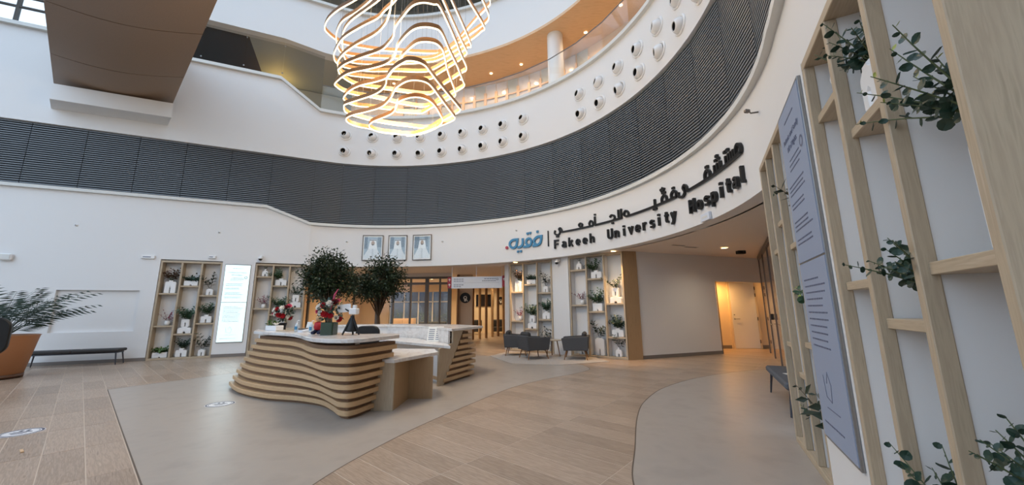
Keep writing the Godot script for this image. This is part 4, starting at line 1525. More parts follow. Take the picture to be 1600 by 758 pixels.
func build_desk_items() -> void:
	bouquet(Vector3(-5.0, 1.085, -8.2), "round red and white bouquet in black pot at the left of the desk", 1.0, false)
	bouquet(Vector3(-2.98, 1.085, -6.14), "tall red, white and pink bouquet in square green glass vase", 1.15, true)
	var o := thing("succulent_box", "white box planter with green succulent at the left end of the desk", "planter", Transform3D(Basis(Vector3.UP, -0.5), Vector3(-4.93, 1.085, -7.82)))
	part("planter", boxm(Vector3(0, 0.05, 0), Vector3(0.38, 0.1, 0.16), 0.008), mats.ceramic, o)
	var m := MB.new()
	shrub(m, Vector3(-0.08, 0.13, 0), Vector3(0.12, 0.07, 0.07), 90, 0.06)
	part("foliage", m, mats.low, o).set_meta("kind", "stuff")
	m = MB.new()
	for j in 8:
		m.leaf(Vector3(0.08, 0.1, 0.02), Vector3(cos(j * 0.8), 0.9, sin(j * 0.8)).normalized(), Vector3.UP, 0.1, 0.06)
	part("white_flower", m, mats.petal, o)
	o = thing("desk_tray", "flat beige tray lying behind the first bouquet on the marble", "tray", Transform3D(Basis(Vector3.UP, -0.55), Vector3(-4.5, 1.085, -7.5)))
	part("base", boxm(Vector3(0, 0.008, 0), Vector3(0.34, 0.016, 0.2), 0.003), mats.oak_h, o)
	part("rim", boxm(Vector3(0, 0.03, -0.1), Vector3(0.34, 0.05, 0.012)), mats.oak_h, o)
	var spots := [Vector3(-4.12, 1.085, -7.22), Vector3(-3.66, 1.085, -6.88)]
	for i in 2:
		o = thing("sanitizer_bottle", ["clear pump bottle of hand sanitizer, left of the pair on the desk", "clear pump bottle of hand sanitizer closest to the tall bouquet"][i], "bottle", Transform3D(Basis(), spots[i]))
		m = MB.new()
		m.lathe([Vector2(0.001, 0.001), Vector2(0.04, 0.001), Vector2(0.042, 0.02), Vector2(0.042, 0.11), Vector2(0.03, 0.14), Vector2(0.014, 0.155), Vector2(0.001, 0.156)], 18)
		part("bottle_body", m, plainm(sc(196, 206, 214), 0.2), o)
		part("bottle_label", boxm(Vector3(0, 0.07, 0.04), Vector3(0.05, 0.06, 0.006)), mats.logo, o)
		m = MB.new()
		m.lathe([Vector2(0.016, 0.15), Vector2(0.016, 0.175), Vector2(0.006, 0.178), Vector2(0.006, 0.21), Vector2(0.001, 0.211)], 12)
		m.tube([Vector3(0, 0.205, 0), Vector3(0.03, 0.21, 0.01), Vector3(0.05, 0.2, 0.015)], [0.007, 0.006, 0.005], 6)
		part("pump", m, mats.ceramic, o)
	o = thing("desk_phone", "pale desk telephone between the two sanitizer bottles", "telephone", Transform3D(Basis(Vector3.UP, -0.6), Vector3(-3.88, 1.085, -7.06)))
	part("phone_body", boxm(Vector3(0, 0.025, 0), Vector3(0.18, 0.04, 0.18), 0.008, Basis(Vector3(1, 0, 0), 0.12)), mats.sign_white, o)
	part("handset", boxm(Vector3(-0.06, 0.06, 0), Vector3(0.045, 0.03, 0.18), 0.01), mats.mullion, o)
	o = thing("card_holder", "small white card stand behind the sanitizer bottles", "card stand", Transform3D(Basis(Vector3.UP, -0.5), Vector3(-4.0, 1.085, -7.42)))
	part("card", boxm(Vector3(0, 0.09, 0), Vector3(0.16, 0.17, 0.008), 0.0, Basis(Vector3(1, 0, 0), -0.2)), mats.paper, o)
	part("foot", boxm(Vector3(0, 0.008, 0.01), Vector3(0.17, 0.014, 0.07)), mats.clear, o)
	o = thing("desk_ornament", "small red and navy ornament with a beige top beside the tall bouquet", "ornament", Transform3D(Basis(), Vector3(-3.3, 1.085, -6.42)))
	m = MB.new()
	m.lathe([Vector2(0.001, 0.06), Vector2(0.06, 0.07), Vector2(0.075, 0.12), Vector2(0.06, 0.19), Vector2(0.001, 0.21)], 14)
	part("body", m, mats.red, o)
	m = MB.new()
	m.lathe([Vector2(0.001, 0.195), Vector2(0.04, 0.21), Vector2(0.055, 0.25), Vector2(0.04, 0.295), Vector2(0.001, 0.31)], 14)
	for s in [-1, 1]:
		m.lathe([Vector2(0.001, -0.02), Vector2(0.02, 0.0), Vector2(0.001, 0.02)], 8, Transform3D(Basis(), Vector3(s * 0.042, 0.3, 0)))
	part("top", m, plainm(sc(196, 160, 120), 0.9), o)
	m = MB.new()
	for s in [-1, 1]:
		m.tube([Vector3(s * 0.03, 0.06, 0.0), Vector3(s * 0.045, 0.025, 0.05), Vector3(s * 0.05, 0.025, 0.1)], [0.035, 0.03, 0.025], 8)
	part("feet", m, plainm(sc(34, 40, 66), 0.9), o)
	# thermal camera on its black draped tripod
	o = thing("camera_tripod", "white camera and screen on a black tripod behind the tall bouquet", "camera", Transform3D(Basis(), Vector3(-2.58, 1.085, -6.06)))
	for i in 3:
		var a := TAU * i / 3.0 + 0.4
		m = MB.new()
		m.tube([Vector3(0.02 * cos(a), 0.26, 0.02 * sin(a)), Vector3(0.15 * cos(a), 0.005, 0.1 * sin(a))], [0.02, 0.014], 8)
		part("leg", m, mats.black, o)
	m = MB.new()
	m.lathe([Vector2(0.001, 0.3), Vector2(0.03, 0.3), Vector2(0.035, 0.24), Vector2(0.07, 0.12), Vector2(0.1, 0.06), Vector2(0.07, 0.05), Vector2(0.001, 0.1)], 14)
	part("drape", m, mats.black, o)
	part("camera_body", boxm(Vector3(0.02, 0.37, 0), Vector3(0.13, 0.1, 0.12), 0.015), mats.white_gloss, o)
	part("sensor_head", boxm(Vector3(0.03, 0.44, 0), Vector3(0.06, 0.06, 0.06), 0.01), mats.white_gloss, o)
	part("screen", boxm(Vector3(-0.17, 0.42, -0.06), Vector3(0.22, 0.13, 0.015), 0.003, Basis(Vector3(0, 0, 1), 0.1)), mats.white_gloss, o)
	m = MB.new()
	m.tube([Vector3(0.0, 0.36, -0.02), Vector3(-0.1, 0.38, -0.05), Vector3(-0.15, 0.41, -0.06)], [0.012], 6)
	part("arm", m, mats.black, o)
	# brochure stand
	o = thing("brochure_stand", "white slanted notice stand on the inner marble worktop of the rear wing", "notice stand", frame(Vector3(-1.74, 0.775, -8.52), Vector3(0.72, 0, 0.1)))
	var b := Basis(Vector3(1, 0, 0), -0.35)
	part("board", boxm(Vector3(0, 0.16, 0), Vector3(0.36, 0.34, 0.012), 0.002, b), mats.paper, o)
	var q := MB.new()
	for i in 6:
		for j in 2:
			q.box(b * Vector3(-0.085 + j * 0.17, -0.12 + i * 0.045, 0.008) + Vector3(0, 0.16, 0), Vector3(0.13, 0.018, 0.002), b)
	part("small_print", q, mats.ink, o)
	part("prop", boxm(Vector3(0, 0.12, -0.1), Vector3(0.3, 0.012, 0.2), 0.0, Basis(Vector3(1, 0, 0), -0.9)), mats.paper, o)
	o = thing("desk_chair", "black office chair tucked behind the reception desk", "chair", Transform3D(Basis(), Vector3(-3.08, 0, -8.05)))
	m = MB.new()
	m.extrude(rrect(0.5, 0.42, 0.14, 6, Vector2(0, 0.94)), Transform3D(Basis(), Vector3(0, 0, 0)), -0.04, 0.04, 0.015)
	part("backrest", m, mats.black, o)
	part("seat", boxm(Vector3(0, 0.48, -0.28), Vector3(0.5, 0.09, 0.48), 0.03), mats.black, o)
	m = MB.new()
	m.tube([Vector3(0, 0.1, -0.28), Vector3(0, 0.45, -0.28)], [0.03], 10)
	m.tube([Vector3(0, 0.44, -0.2), Vector3(0, 0.5, -0.02), Vector3(0, 0.8, 0.0)], [0.025], 8)
	part("column", m, mats.black, o)
	for i in 5:
		m = MB.new()
		var a := TAU * i / 5.0
		m.tube([Vector3(0, 0.1, -0.28), Vector3(0.28 * cos(a), 0.05, -0.28 + 0.28 * sin(a))], [0.025, 0.02], 6)
		m.lathe([Vector2(0.001, -0.02), Vector2(0.03, -0.02), Vector2(0.03, 0.02), Vector2(0.001, 0.02)], 10, Transform3D(Basis(Vector3(1, 0, 0), PI / 2), Vector3(0.28 * cos(a), 0.03, -0.28 + 0.28 * sin(a))))
		part("caster_leg", m, mats.black, o)

# ---------------------------------------------------------------- trees, planter, seats
func tree(label: String, base: Vector3, c: Vector3, r: Vector3) -> void:
	var o := thing("tree", label, "tree", Transform3D(Basis(), base))
	var pot := MB.new()
	pot.lathe([Vector2(0.001, 0.0), Vector2(0.3, 0.0), Vector2(0.38, 0.5), Vector2(0.35, 0.5), Vector2(0.33, 0.44), Vector2(0.001, 0.44)], 28)
	part("pot", pot, mats.grey_wall, o)
	var soil := MB.new()
	soil.lathe([Vector2(0.33, 0.43), Vector2(0.001, 0.46)], 20)
	part("soil", soil, mats.soil, o)
	var tr := MB.new()
	var top := c - base
	tr.tube([Vector3(0, 0.4, 0), Vector3(0.03, 0.9, 0.02), Vector3(-0.01, 1.3, 0), top * 0.9], [0.07, 0.055, 0.05, 0.025], 10)
	var fo := MB.new()
	for i in 110:
		var d := Vector3(rng.randfn(), rng.randfn(), rng.randfn()).normalized()
		if d.y < -0.55:
			d.y *= 0.4
		var k := rng.randf_range(0.45, 0.93)
		var e := top + Vector3(d.x * r.x, d.y * r.y, d.z * r.z) * k
		if i % 3 == 0:
			tr.tube([Vector3(0, 1.25, 0), (Vector3(0, 1.5, 0) + e) * 0.5, e], [0.022, 0.014, 0.006], 5)
		for j in 66:
			var p := e + Vector3(rng.randfn(), rng.randfn(), rng.randfn()) * r * 0.16
			var od := ((p - top).normalized() + Vector3(rng.randfn(), rng.randfn() - 0.2, rng.randfn()) * 0.8).normalized()
			fo.leaf(p, od, Vector3(rng.randfn() * 0.6, 1, rng.randfn() * 0.6).normalized(), rng.randf_range(0.07, 0.11), 0.05)
	part("trunk", tr, mats.bark, o)
	part("foliage", fo, mats.tree, o).set_meta("kind", "stuff")

func build_trees() -> void:
	tree("dense dark green indoor tree on the left, rising behind the flower bouquets", Vector3(-5.45, 0, -11.15), Vector3(-5.52, 2.42, -11.15), Vector3(0.72, 0.85, 0.7))
	tree("dense dark green indoor tree on the right, in front of the glass doors", Vector3(-4.55, 0, -12.75), Vector3(-4.62, 2.38, -12.75), Vector3(0.88, 0.9, 0.8))
	# planter with palm
	var o := thing("potted_palm", "dark green palm in a large tan tapered planter at the left edge", "potted palm", Transform3D(Basis(), Vector3(-12.1, 0, -8.9)))
	var m := MB.new()
	m.lathe([Vector2(0.001, 0.09), Vector2(0.5, 0.09), Vector2(0.64, 0.96), Vector2(0.66, 0.98), Vector2(0.62, 0.99), Vector2(0.58, 0.9), Vector2(0.001, 0.88)], 40)
	part("planter", m, mats.pot, o)
	m = MB.new()
	m.lathe([Vector2(0.001, 0.0), Vector2(0.5, 0.0), Vector2(0.51, 0.1), Vector2(0.001, 0.1)], 40)
	part("plinth", m, mats.pot_base, o)
	m = MB.new()
	m.lathe([Vector2(0.59, 0.9), Vector2(0.001, 0.93)], 24)
	part("soil", m, mats.soil, o)
	for i in 32:
		var az := TAU * i * 0.382 + rng.randf() * 0.8
		var lean := 0.04 + 0.8 * rng.randf()
		var len := rng.randf_range(1.15, 1.95) - 0.45 * lean
		var d := Vector3(cos(az) * lean, 1.0, sin(az) * lean).normalized()
		var out := Vector3(cos(az), -0.45 - 0.3 * lean, sin(az)) * 0.5 * len
		var root := Vector3(cos(az) * 0.1, 0.9, sin(az) * 0.1)
		var fr := MB.new()
		var pts := []
		for j in 11:
			var f := j / 10.0
			pts.append(root + d * len * f + out * f * f)
		fr.tube(pts, [0.011, 0.01, 0.009, 0.008, 0.007, 0.006, 0.005, 0.004, 0.003, 0.003, 0.002], 5)
		for j in 12:
			var f := 0.36 + 0.64 * j / 11.0
			var p := root + d * len * f + out * f * f
			var ta := (d * len + out * 2.0 * f).normalized()
			var sd := ta.cross(Vector3(-sin(az) * 0.2, 1, cos(az) * 0.2)).normalized()
			for s in [-1.0, 1.0]:
				var ld = (sd * s + ta * 0.6 + Vector3(0, -0.25, 0)).normalized()
				fr.leaf(p, ld, (Vector3(0.35, 0.45, 0.9) + Vector3(rng.randfn(), rng.randfn(), rng.randfn()) * 0.4).normalized(), 0.33 * sin(PI * clampf(0.25 + f * 0.6, 0, 1)), 0.036)
		part("frond", fr, mats.palm, o)
	# black chair at the very edge
	o = thing("edge_chair", "black rounded high chair back at the left edge before the palm planter", "chair", Transform3D(Basis(Vector3.UP, 0.7), Vector3(-9.2, 0, -6.6)))
	m = MB.new()
	m.extrude(rrect(0.56, 0.68, 0.2, 8, Vector2(0, 1.08)), Transform3D(), -0.05, 0.05, 0.02)
	part("backrest", m, mats.black, o)
	part("seat", boxm(Vector3(0, 0.5, 0.28), Vector3(0.5, 0.1, 0.5), 0.03), mats.black, o)
	m = MB.new()
	m.tube([Vector3(0, 0.03, 0.28), Vector3(0, 0.46, 0.28)], [0.03], 10)
	m.tube([Vector3(0, 0.44, 0.2), Vector3(0, 0.5, 0.0), Vector3(0, 0.9, -0.03)], [0.025], 8)
	m.lathe([Vector2(0.001, 0.0), Vector2(0.26, 0.0), Vector2(0.26, 0.02), Vector2(0.03, 0.04)], 24, Transform3D(Basis(), Vector3(0, 0, 0.28)))
	part("stand", m, mats.black, o)

func bench(label: String, t: Transform3D, len: float, dep: float, split: bool, fab: Material) -> Node3D:
	var o := thing("bench", label, "bench", t)
	if split:
		for s in [-1, 1]:
			part("seat_cushion", boxm(Vector3(s * len / 4, 0.41, 0), Vector3(len / 2 - 0.008, 0.08, dep), 0.02), fab, o)
	else:
		part("seat_cushion", boxm(Vector3(0, 0.4, 0), Vector3(len, 0.1, dep), 0.025), fab, o)
	part("rail", boxm(Vector3(0, 0.345, 0), Vector3(len - 0.1, 0.03, dep - 0.1)), mats.leg_steel, o)
	for sx in [-1, 1]:
		for sz in [-1, 1]:
			var m := MB.new()
			m.tube([Vector3(sx * (len / 2 - 0.03), 0.0, sz * (dep / 2 - 0.03)), Vector3(sx * (len / 2 - 0.08), 0.35, sz * (dep / 2 - 0.07))], [0.012, 0.02], 8)
			part("leg", m, mats.leg_steel, o)
	return o

func armchair(label: String, at: Vector3, facing: Vector2) -> void:
	var z := Vector3(facing.x, 0, facing.y).normalized()
	var t := Transform3D(Basis(Vector3.UP.cross(z), Vector3.UP, z), at)
	var o := thing("armchair", label, "armchair", t, "")
	part("seat", boxm(Vector3(0, 0.36, 0.03), Vector3(0.56, 0.16, 0.62), 0.03), mats.grey_fabric, o)
	part("back_cushion", boxm(Vector3(0, 0.58, -0.24), Vector3(0.54, 0.4, 0.14), 0.045, Basis(Vector3(1, 0, 0), -0.16)), mats.dark_fabric, o)
	var m := MB.new()
	m.box(Vector3(0, 0.47, -0.34), Vector3(0.74, 0.42, 0.07), Basis(Vector3(1, 0, 0), -0.1), 0.02)
	part("backrest", m, mats.grey_fabric, o)
	for s in [-1.0, 1.0]:
		m = MB.new()
		m.extrude(PackedVector2Array([Vector2(-0.36, 0.26), Vector2(0.34, 0.26), Vector2(0.4, 0.6), Vector2(0.36, 0.62), Vector2(-0.4, 0.67)]), Transform3D(Basis(Vector3(0, 0, 1), Vector3.UP, Vector3(-1, 0, 0)), Vector3(s * 0.33, 0, 0)), -0.035, 0.035, 0.015)
		part("armrest", m, mats.grey_fabric, o)
	for sx in [-1, 1]:
		for sz in [-1, 1]:
			m = MB.new()
			m.tube([Vector3(sx * 0.33, 0, sz * 0.33), Vector3(sx * 0.27, 0.28, sz * 0.26)], [0.013, 0.022], 8)
			part("leg", m, mats.leg_wood, o)
	m = MB.new()
	m.box(Vector3(0, 0.25, 0.26), Vector3(0.54, 0.03, 0.03)); m.box(Vector3(0, 0.25, -0.26), Vector3(0.54, 0.03, 0.03))
	part("stretcher", m, mats.leg_wood, o)

func build_seats() -> void:
	bench("long dark upholstered bench against the left wall below the recessed panel", left_frame(-7.02, 0, 0.5), 2.02, 0.5, true, mats.dark_fabric)
	var o := bench("grey upholstered bench with a paper on it beside the curved shelving", right_frame(-1.85, 0, 0.38), 1.75, 0.55, false, mats.bench_fabric)
	var pl := right_frame(-1.7, 0.452, 0.36)
	o = thing("leaflet", "white printed leaflet lying on the grey bench", "leaflet", pl)
	part("sheet", boxm(Vector3(0, 0.002, 0), Vector3(0.3, 0.004, 0.21), 0.0, Basis(Vector3.UP, 0.3)), mats.paper, o)
	part("print", boxm(Vector3(0, 0.0045, 0.02), Vector3(0.2, 0.001, 0.05), 0.0, Basis(Vector3.UP, 0.3)), mats.ink, o)
	armchair("grey armchair with wooden legs partly behind another, under the warm lit niche", Vector3(0.12, 0.011, -12.55), Vector2(0.93, 0.1))
	armchair("grey armchair with wooden legs, in front on the left side of the round table", Vector3(0.62, 0.011, -11.6), Vector2(0.9, -0.38))
	armchair("grey armchair with wooden legs on the right side of the round table", Vector3(1.88, 0.011, -11.42), Vector2(-0.97, -0.22))
	o = thing("side_table", "small round pale topped table between the grey armchairs", "table", Transform3D(Basis(), Vector3(1.25, 0.011, -12.05)))
	var m := MB.new()
	m.lathe([Vector2(0.001, 0.505), Vector2(0.29, 0.505), Vector2(0.3, 0.495), Vector2(0.29, 0.48), Vector2(0.001, 0.48)], 32)
	part("table_top", m, mats.oak_h, o)
	for i in 3:
		m = MB.new()
		var a := TAU * i / 3.0 + 0.5
		m.tube([Vector3(0.24 * cos(a), 0, 0.24 * sin(a)), Vector3(0.15 * cos(a), 0.48, 0.15 * sin(a))], [0.014, 0.02], 8)
		part("leg", m, mats.leg_wood, o)
	m = MB.new()
	m.prism(V2([-0.75, -12.3, -0.05, -10.55, 1.2, -10.2, 2.7, -10.75, 2.5, -11.75, 1.85, -12.05, 1.35, -12.7, -0.1, -13.7]), 0.0, 0.011, 0.003)
	solo("rug", m, mats.rug, "pale grey mottled rug beneath the armchairs and the small table", "rug")

# ---------------------------------------------------------------- floor
func build_floor() -> void:
	var e1 := Vector2(0.7547, 0.656)
	var b := Basis(Vector3(e1.x, 0, e1.y), Vector3.UP, Vector3(-e1.y, 0, e1.x))
	var root := struct_root("floor", Transform3D(b, Vector3.ZERO))
	var loc := func(p: Vector2) -> Vector2: return Vector2(p.dot(e1), p.dot(Vector2(-e1.y, e1.x)))
	var isl := []
	var raw := [
		[Vector2(-7.93, -7.6), Vector2(-5.3, -5.31), Vector2(-2.5, -2.88), smooth([Vector2(-1.95, -2.5), Vector2(-1.78, -2.9), Vector2(-1.72, -3.46), Vector2(-1.58, -4.05), Vector2(-1.24, -5.0), Vector2(-0.78, -5.97), Vector2(-0.03, -7.4), Vector2(0.7, -8.25), Vector2(1.45, -8.93), Vector2(1.9, -9.6), Vector2(1.6, -10.6), Vector2(0.2, -11.8), Vector2(-2.5, -12.9), Vector2(-5.3, -11.8), Vector2(-6.6, -9.9), Vector2(-7.2, -8.85)], 5)],
		[smooth([Vector2(1.2, -2.6), Vector2(0.98, -3.0), Vector2(1.02, -3.5), Vector2(1.28, -4.24), Vector2(1.69, -5.4), Vector2(2.12, -6.3), Vector2(2.87, -7.33), Vector2(4.1, -8.35), Vector2(5.7, -9.12), Vector2(7.4, -9.4)], 5), Vector2(8.6, -9.2), Vector2(8.6, -4.2), Vector2(3.3, -4.3), Vector2(3.1, -4.35), Vector2(2.2, -2.55), Vector2(1.75, -1.8)]]
	for rw in raw:
		var flat := []
		for p in rw:
			if p is Array:
				flat.append_array(p)
			else:
				flat.append(p)
		var poly := PackedVector2Array()
		for p in flat:
			poly.append(loc.call(p))
		if Geometry2D.is_polygon_clockwise(poly):
			poly.reverse()
		isl.append(poly)
	var base := MB.new()
	base.box(Vector3(-3.5, -0.1015, -5.5), Vector3(48, 0.2, 40))
	part("subfloor", base, mats.grout, root)
	for p in isl:
		var m := MB.new()
		var inner: Array = Geometry2D.offset_polygon(p, -0.007)
		m.prism(inner[0], -0.012, 0.0)
		part("floor_island", m, mats.island, root)
		var em := MB.new()
		var pts := []
		for q in p:
			pts.append(q)
		em.ribbon(pts, 0.013, -0.012, 0.0005, func(v: Vector3) -> Vector3: return Vector3(v.x, v.z, v.y), true)
		part("edge_strip", em, mats.edge, root)
	# planks, nearest first
	var cam_f := Vector3(0, 0.18, -0.984)
	var list := []
	var bounds := [PackedVector2Array()]
	for i in range(-20, 14):
		for j in range(-60, 42):
			var x0 := -2.9 + i * 1.2
			var z0 := 0.08 + j * 0.3
			var cw := e1 * (x0 + 0.6) + Vector2(-e1.y, e1.x) * (z0 + 0.15)
			if cw.x < -17.5 or cw.x > 11.2 or cw.y > 6.5 or cw.y < -24.8:
				continue
			var tor := (cw - Vector2(3.125, -4.429)).dot(Vector2(0.89225, 0.45154))
			if cw.y > -4.0 and tor > 0.6:
				continue
			if (cw - left_at(0)).dot(Vector2(0.406, 0.9139)) < -0.6 and cw.x < -7.0:
				continue
			var g := 0.004
			var pieces := [PackedVector2Array([Vector2(x0 + g, z0 + g), Vector2(x0 + 1.2 - g, z0 + g), Vector2(x0 + 1.2 - g, z0 + 0.3 - g), Vector2(x0 + g, z0 + 0.3 - g)])]
			for p in isl:
				var nx := []
				for q in pieces:
					for r in Geometry2D.clip_polygons(q, p):
						if not Geometry2D.is_polygon_clockwise(r):
							nx.append(r)
				pieces = nx
			for q in pieces:
				if q.size() < 3:
					continue
				var v := Vector3(cw.x, -1.45, cw.y)
				var dz := v.dot(cam_f)
				var seen := dz > 1.0 and absf(v.x / dz) < 1.48 and v.dot(Vector3(0, 0.984, 0.18)) / dz > -0.72
				list.append([cw.length() if seen else 100.0 + cw.length(), q, posmod(i * 7 + j * 13 + i * j * 3, 6)])
	list.sort_custom(func(a, c) -> bool: return a[0] < c[0])
	var rest := [MB.new(), MB.new(), MB.new(), MB.new(), MB.new(), MB.new()]
	for k in list.size():
		var q: PackedVector2Array = list[k][1]
		if k < 300 and list[k][0] < 100.0:
			var m := MB.new()
			m.prism(q, -0.012, 0.0)
			part("plank", m, mats["plank%d" % list[k][2]], root)
		else:
			rest[list[k][2]].prism(q, -0.012, 0.0)
	for i in 6:
		if rest[i].v.size() > 0:
			part("far_planks", rest[i], mats["plank%d" % i], root).set_meta("kind", "stuff")
	# floor stickers
	for i in 2:
		var t := Transform3D(Basis(Vector3.UP, 0.5), [Vector3(-4.74, 0.0, -6.33), Vector3(-6.18, 0.0, -4.97)][i])
		var o := thing("floor_sticker", ["round blue and white floor sticker on the grey floor before the desk", "round blue and white floor sticker on the wooden planks at the left edge"][i], "floor sticker", t)
		var m := MB.new()
		m.lathe([Vector2(0.2, 0.0008), Vector2(0.2, 0.0022), Vector2(0.001, 0.0022)], 40)
		part("disc", m, mats.sticker, o)
		m = MB.new()
		for r in [0.192, 0.155]:
			m.lathe([Vector2(r, 0.0022), Vector2(r, 0.003), Vector2(r - 0.022 if r > 0.17 else r - 0.006, 0.003), Vector2(r - 0.022 if r > 0.17 else r - 0.006, 0.0022)], 40)
		part("ring", m, mats.sticker_blue, o)
		m = MB.new()
		for q in [[0.0, 0.2, 0.02], [-0.035, 0.16, 0.016], [0.045, 0.14, 0.016], [0.075, 0.1, 0.012]]:
			m.box(Vector3(0, 0.0026, q[0]), Vector3(q[1], 0.0008, q[2]))
		for s in [-1, 1]:
			m.box(Vector3(s * 0.03, 0.0026, -0.085), Vector3(0.03, 0.0008, 0.06))
		part("print", m, mats.sticker_blue, o)
	solo("floor_strip", boxm(Vector3(0, 0.006, 0), Vector3(0.13, 0.012, 0.025), 0.003), mats.beige, "small beige strip lying on the planks below the left floor sticker", "strip", "", Transform3D(Basis(Vector3.UP, -0.6), Vector3(-5.32, 0, -4.32)))

# ---------------------------------------------------------------- lettering on the fascia
var arc_len := PackedFloat32Array()
var arc_deg := PackedFloat32Array()

func arc_table() -> void:
	var s := 0.0
	for i in 1101:
		var d := 70.0 - i * 0.1
		if i > 0:
			s += drum(d).distance_to(drum(d + 0.1))
		arc_len.append(s)
		arc_deg.append(d)

func arc_angle(a: float) -> float:
	var i := arc_len.bsearch(a)
	i = clampi(i, 1, arc_len.size() - 1)
	var f := (a - arc_len[i - 1]) / (arc_len[i] - arc_len[i - 1])
	return lerpf(arc_deg[i - 1], arc_deg[i], f)

func on_drum(v: Vector3) -> Vector3:      # x = arc length along the fascia, y = height, z = in front of it
	var d := arc_angle(v.x)
	var e := (drum(d - 0.3) - drum(d + 0.3)).normalized()
	return p3(drum(d) + Vector2(-e.y, e.x) * v.z, v.y)

func oval(cx: float, cy: float, rx: float, ry: float, a0: float, a1: float, n := 14) -> Array:
	var o := []
	for i in n + 1:
		var a := deg_to_rad(lerpf(a0, a1, float(i) / n))
		o.append(Vector2(cx + rx * cos(a), cy + ry * sin(a)))
	return o

func pv(a: Array) -> Array:
	var o := []
	for i in range(0, a.size(), 2):
		o.append(Vector2(a[i], a[i + 1]))
	return o

func glyph(c: String) -> Array:
	var hump := pv([-0.2, 0.4]) + oval(0, 0.4, 0.2, 0.22, 170, 0, 8) + pv([0.2, 0])
	match c:
		"F": return [pv([-0.22, 0, -0.22, 1]), pv([-0.2, 0.91, 0.27, 0.91]), pv([-0.2, 0.5, 0.2, 0.5])]
		"a": return [smooth(pv([-0.19, 0.53, -0.1, 0.61, 0.05, 0.62, 0.17, 0.55, 0.2, 0.4]), 3) + pv([0.2, 0]), smooth(pv([0.2, 0.36, 0.0, 0.37, -0.15, 0.31, -0.2, 0.19, -0.12, 0.09, 0.02, 0.08, 0.14, 0.14, 0.2, 0.24]), 3)]
		"k": return [pv([-0.2, 0, -0.2, 1]), pv([0.22, 0.68, -0.18, 0.28]), pv([-0.06, 0.4, 0.24, 0])]
		"e": return [pv([-0.2, 0.34]) + oval(0, 0.34, 0.21, 0.27, 0, 310, 18)]
		"h": return [pv([-0.2, 0, -0.2, 1]), hump]
		"U": return [pv([-0.24, 1]) + oval(0, 0.32, 0.24, 0.24, 180, 360, 12) + pv([0.24, 1])]
		"n": return [pv([-0.2, 0, -0.2, 0.7]), hump]
		"i": return [pv([0, 0, 0, 0.7]), pv([-0.1, 0.9, 0.1, 0.9])]
		"v": return [pv([-0.23, 0.7, 0, 0.05, 0.23, 0.7])]
		"r": return [pv([-0.12, 0, -0.12, 0.7]), smooth(pv([-0.12, 0.42, -0.02, 0.58, 0.18, 0.62]), 4)]
		"s": return [smooth(pv([0.18, 0.53, 0.05, 0.62, -0.12, 0.59, -0.18, 0.48, -0.08, 0.37, 0.1, 0.31, 0.18, 0.2, 0.11, 0.09, -0.05, 0.07, -0.2, 0.14]), 3)]
		"t": return [smooth(pv([0, 0.9, 0, 0.5, 0, 0.2, 0.07, 0.09, 0.2, 0.08]), 3), pv([-0.16, 0.62, 0.19, 0.62])]
		"y": return [pv([-0.22, 0.7, 0.01, 0.1]), smooth(pv([0.23, 0.7, 0.05, 0.2, -0.06, -0.1, -0.15, -0.18, -0.25, -0.18]), 3)]
		"H": return [pv([-0.24, 0, -0.24, 1]), pv([0.24, 0, 0.24, 1]), pv([-0.24, 0.51, 0.24, 0.51])]
		"o": return [oval(0, 0.34, 0.21, 0.27, 0, 360, 20)]
		"p": return [pv([-0.2, -0.25, -0.2, 0.7]), oval(0.01, 0.34, 0.2, 0.27, 0, 360, 20)]
		_: return [smooth(pv([0, 1, 0, 0.5, 0, 0.2, 0.06, 0.09, 0.17, 0.09]), 3)]

func stroke_part(o: Node3D, called: String, strokes: Array, w: float, m: Material, dep := 0.06) -> void:
	var mb := MB.new()
	for s in strokes:
		var pts: Array = s
		# long straight runs follow the curve of the wall
		var fine := []
		for i in pts.size():
			if i > 0:
				var n := int(absf(pts[i].x - pts[i - 1].x) / 0.15)
				for k in n:
					fine.append(pts[i - 1].lerp(pts[i], (k + 1.0) / (n + 1.0)))
			fine.append(pts[i])
		var closed: bool = fine.size() > 3 and fine[0].distance_to(fine[fine.size() - 1]) < 0.001
		if closed:
			fine.pop_back()
		mb.ribbon(fine, w, 0.008, dep, on_drum, closed)
	part(called, mb, m, o)

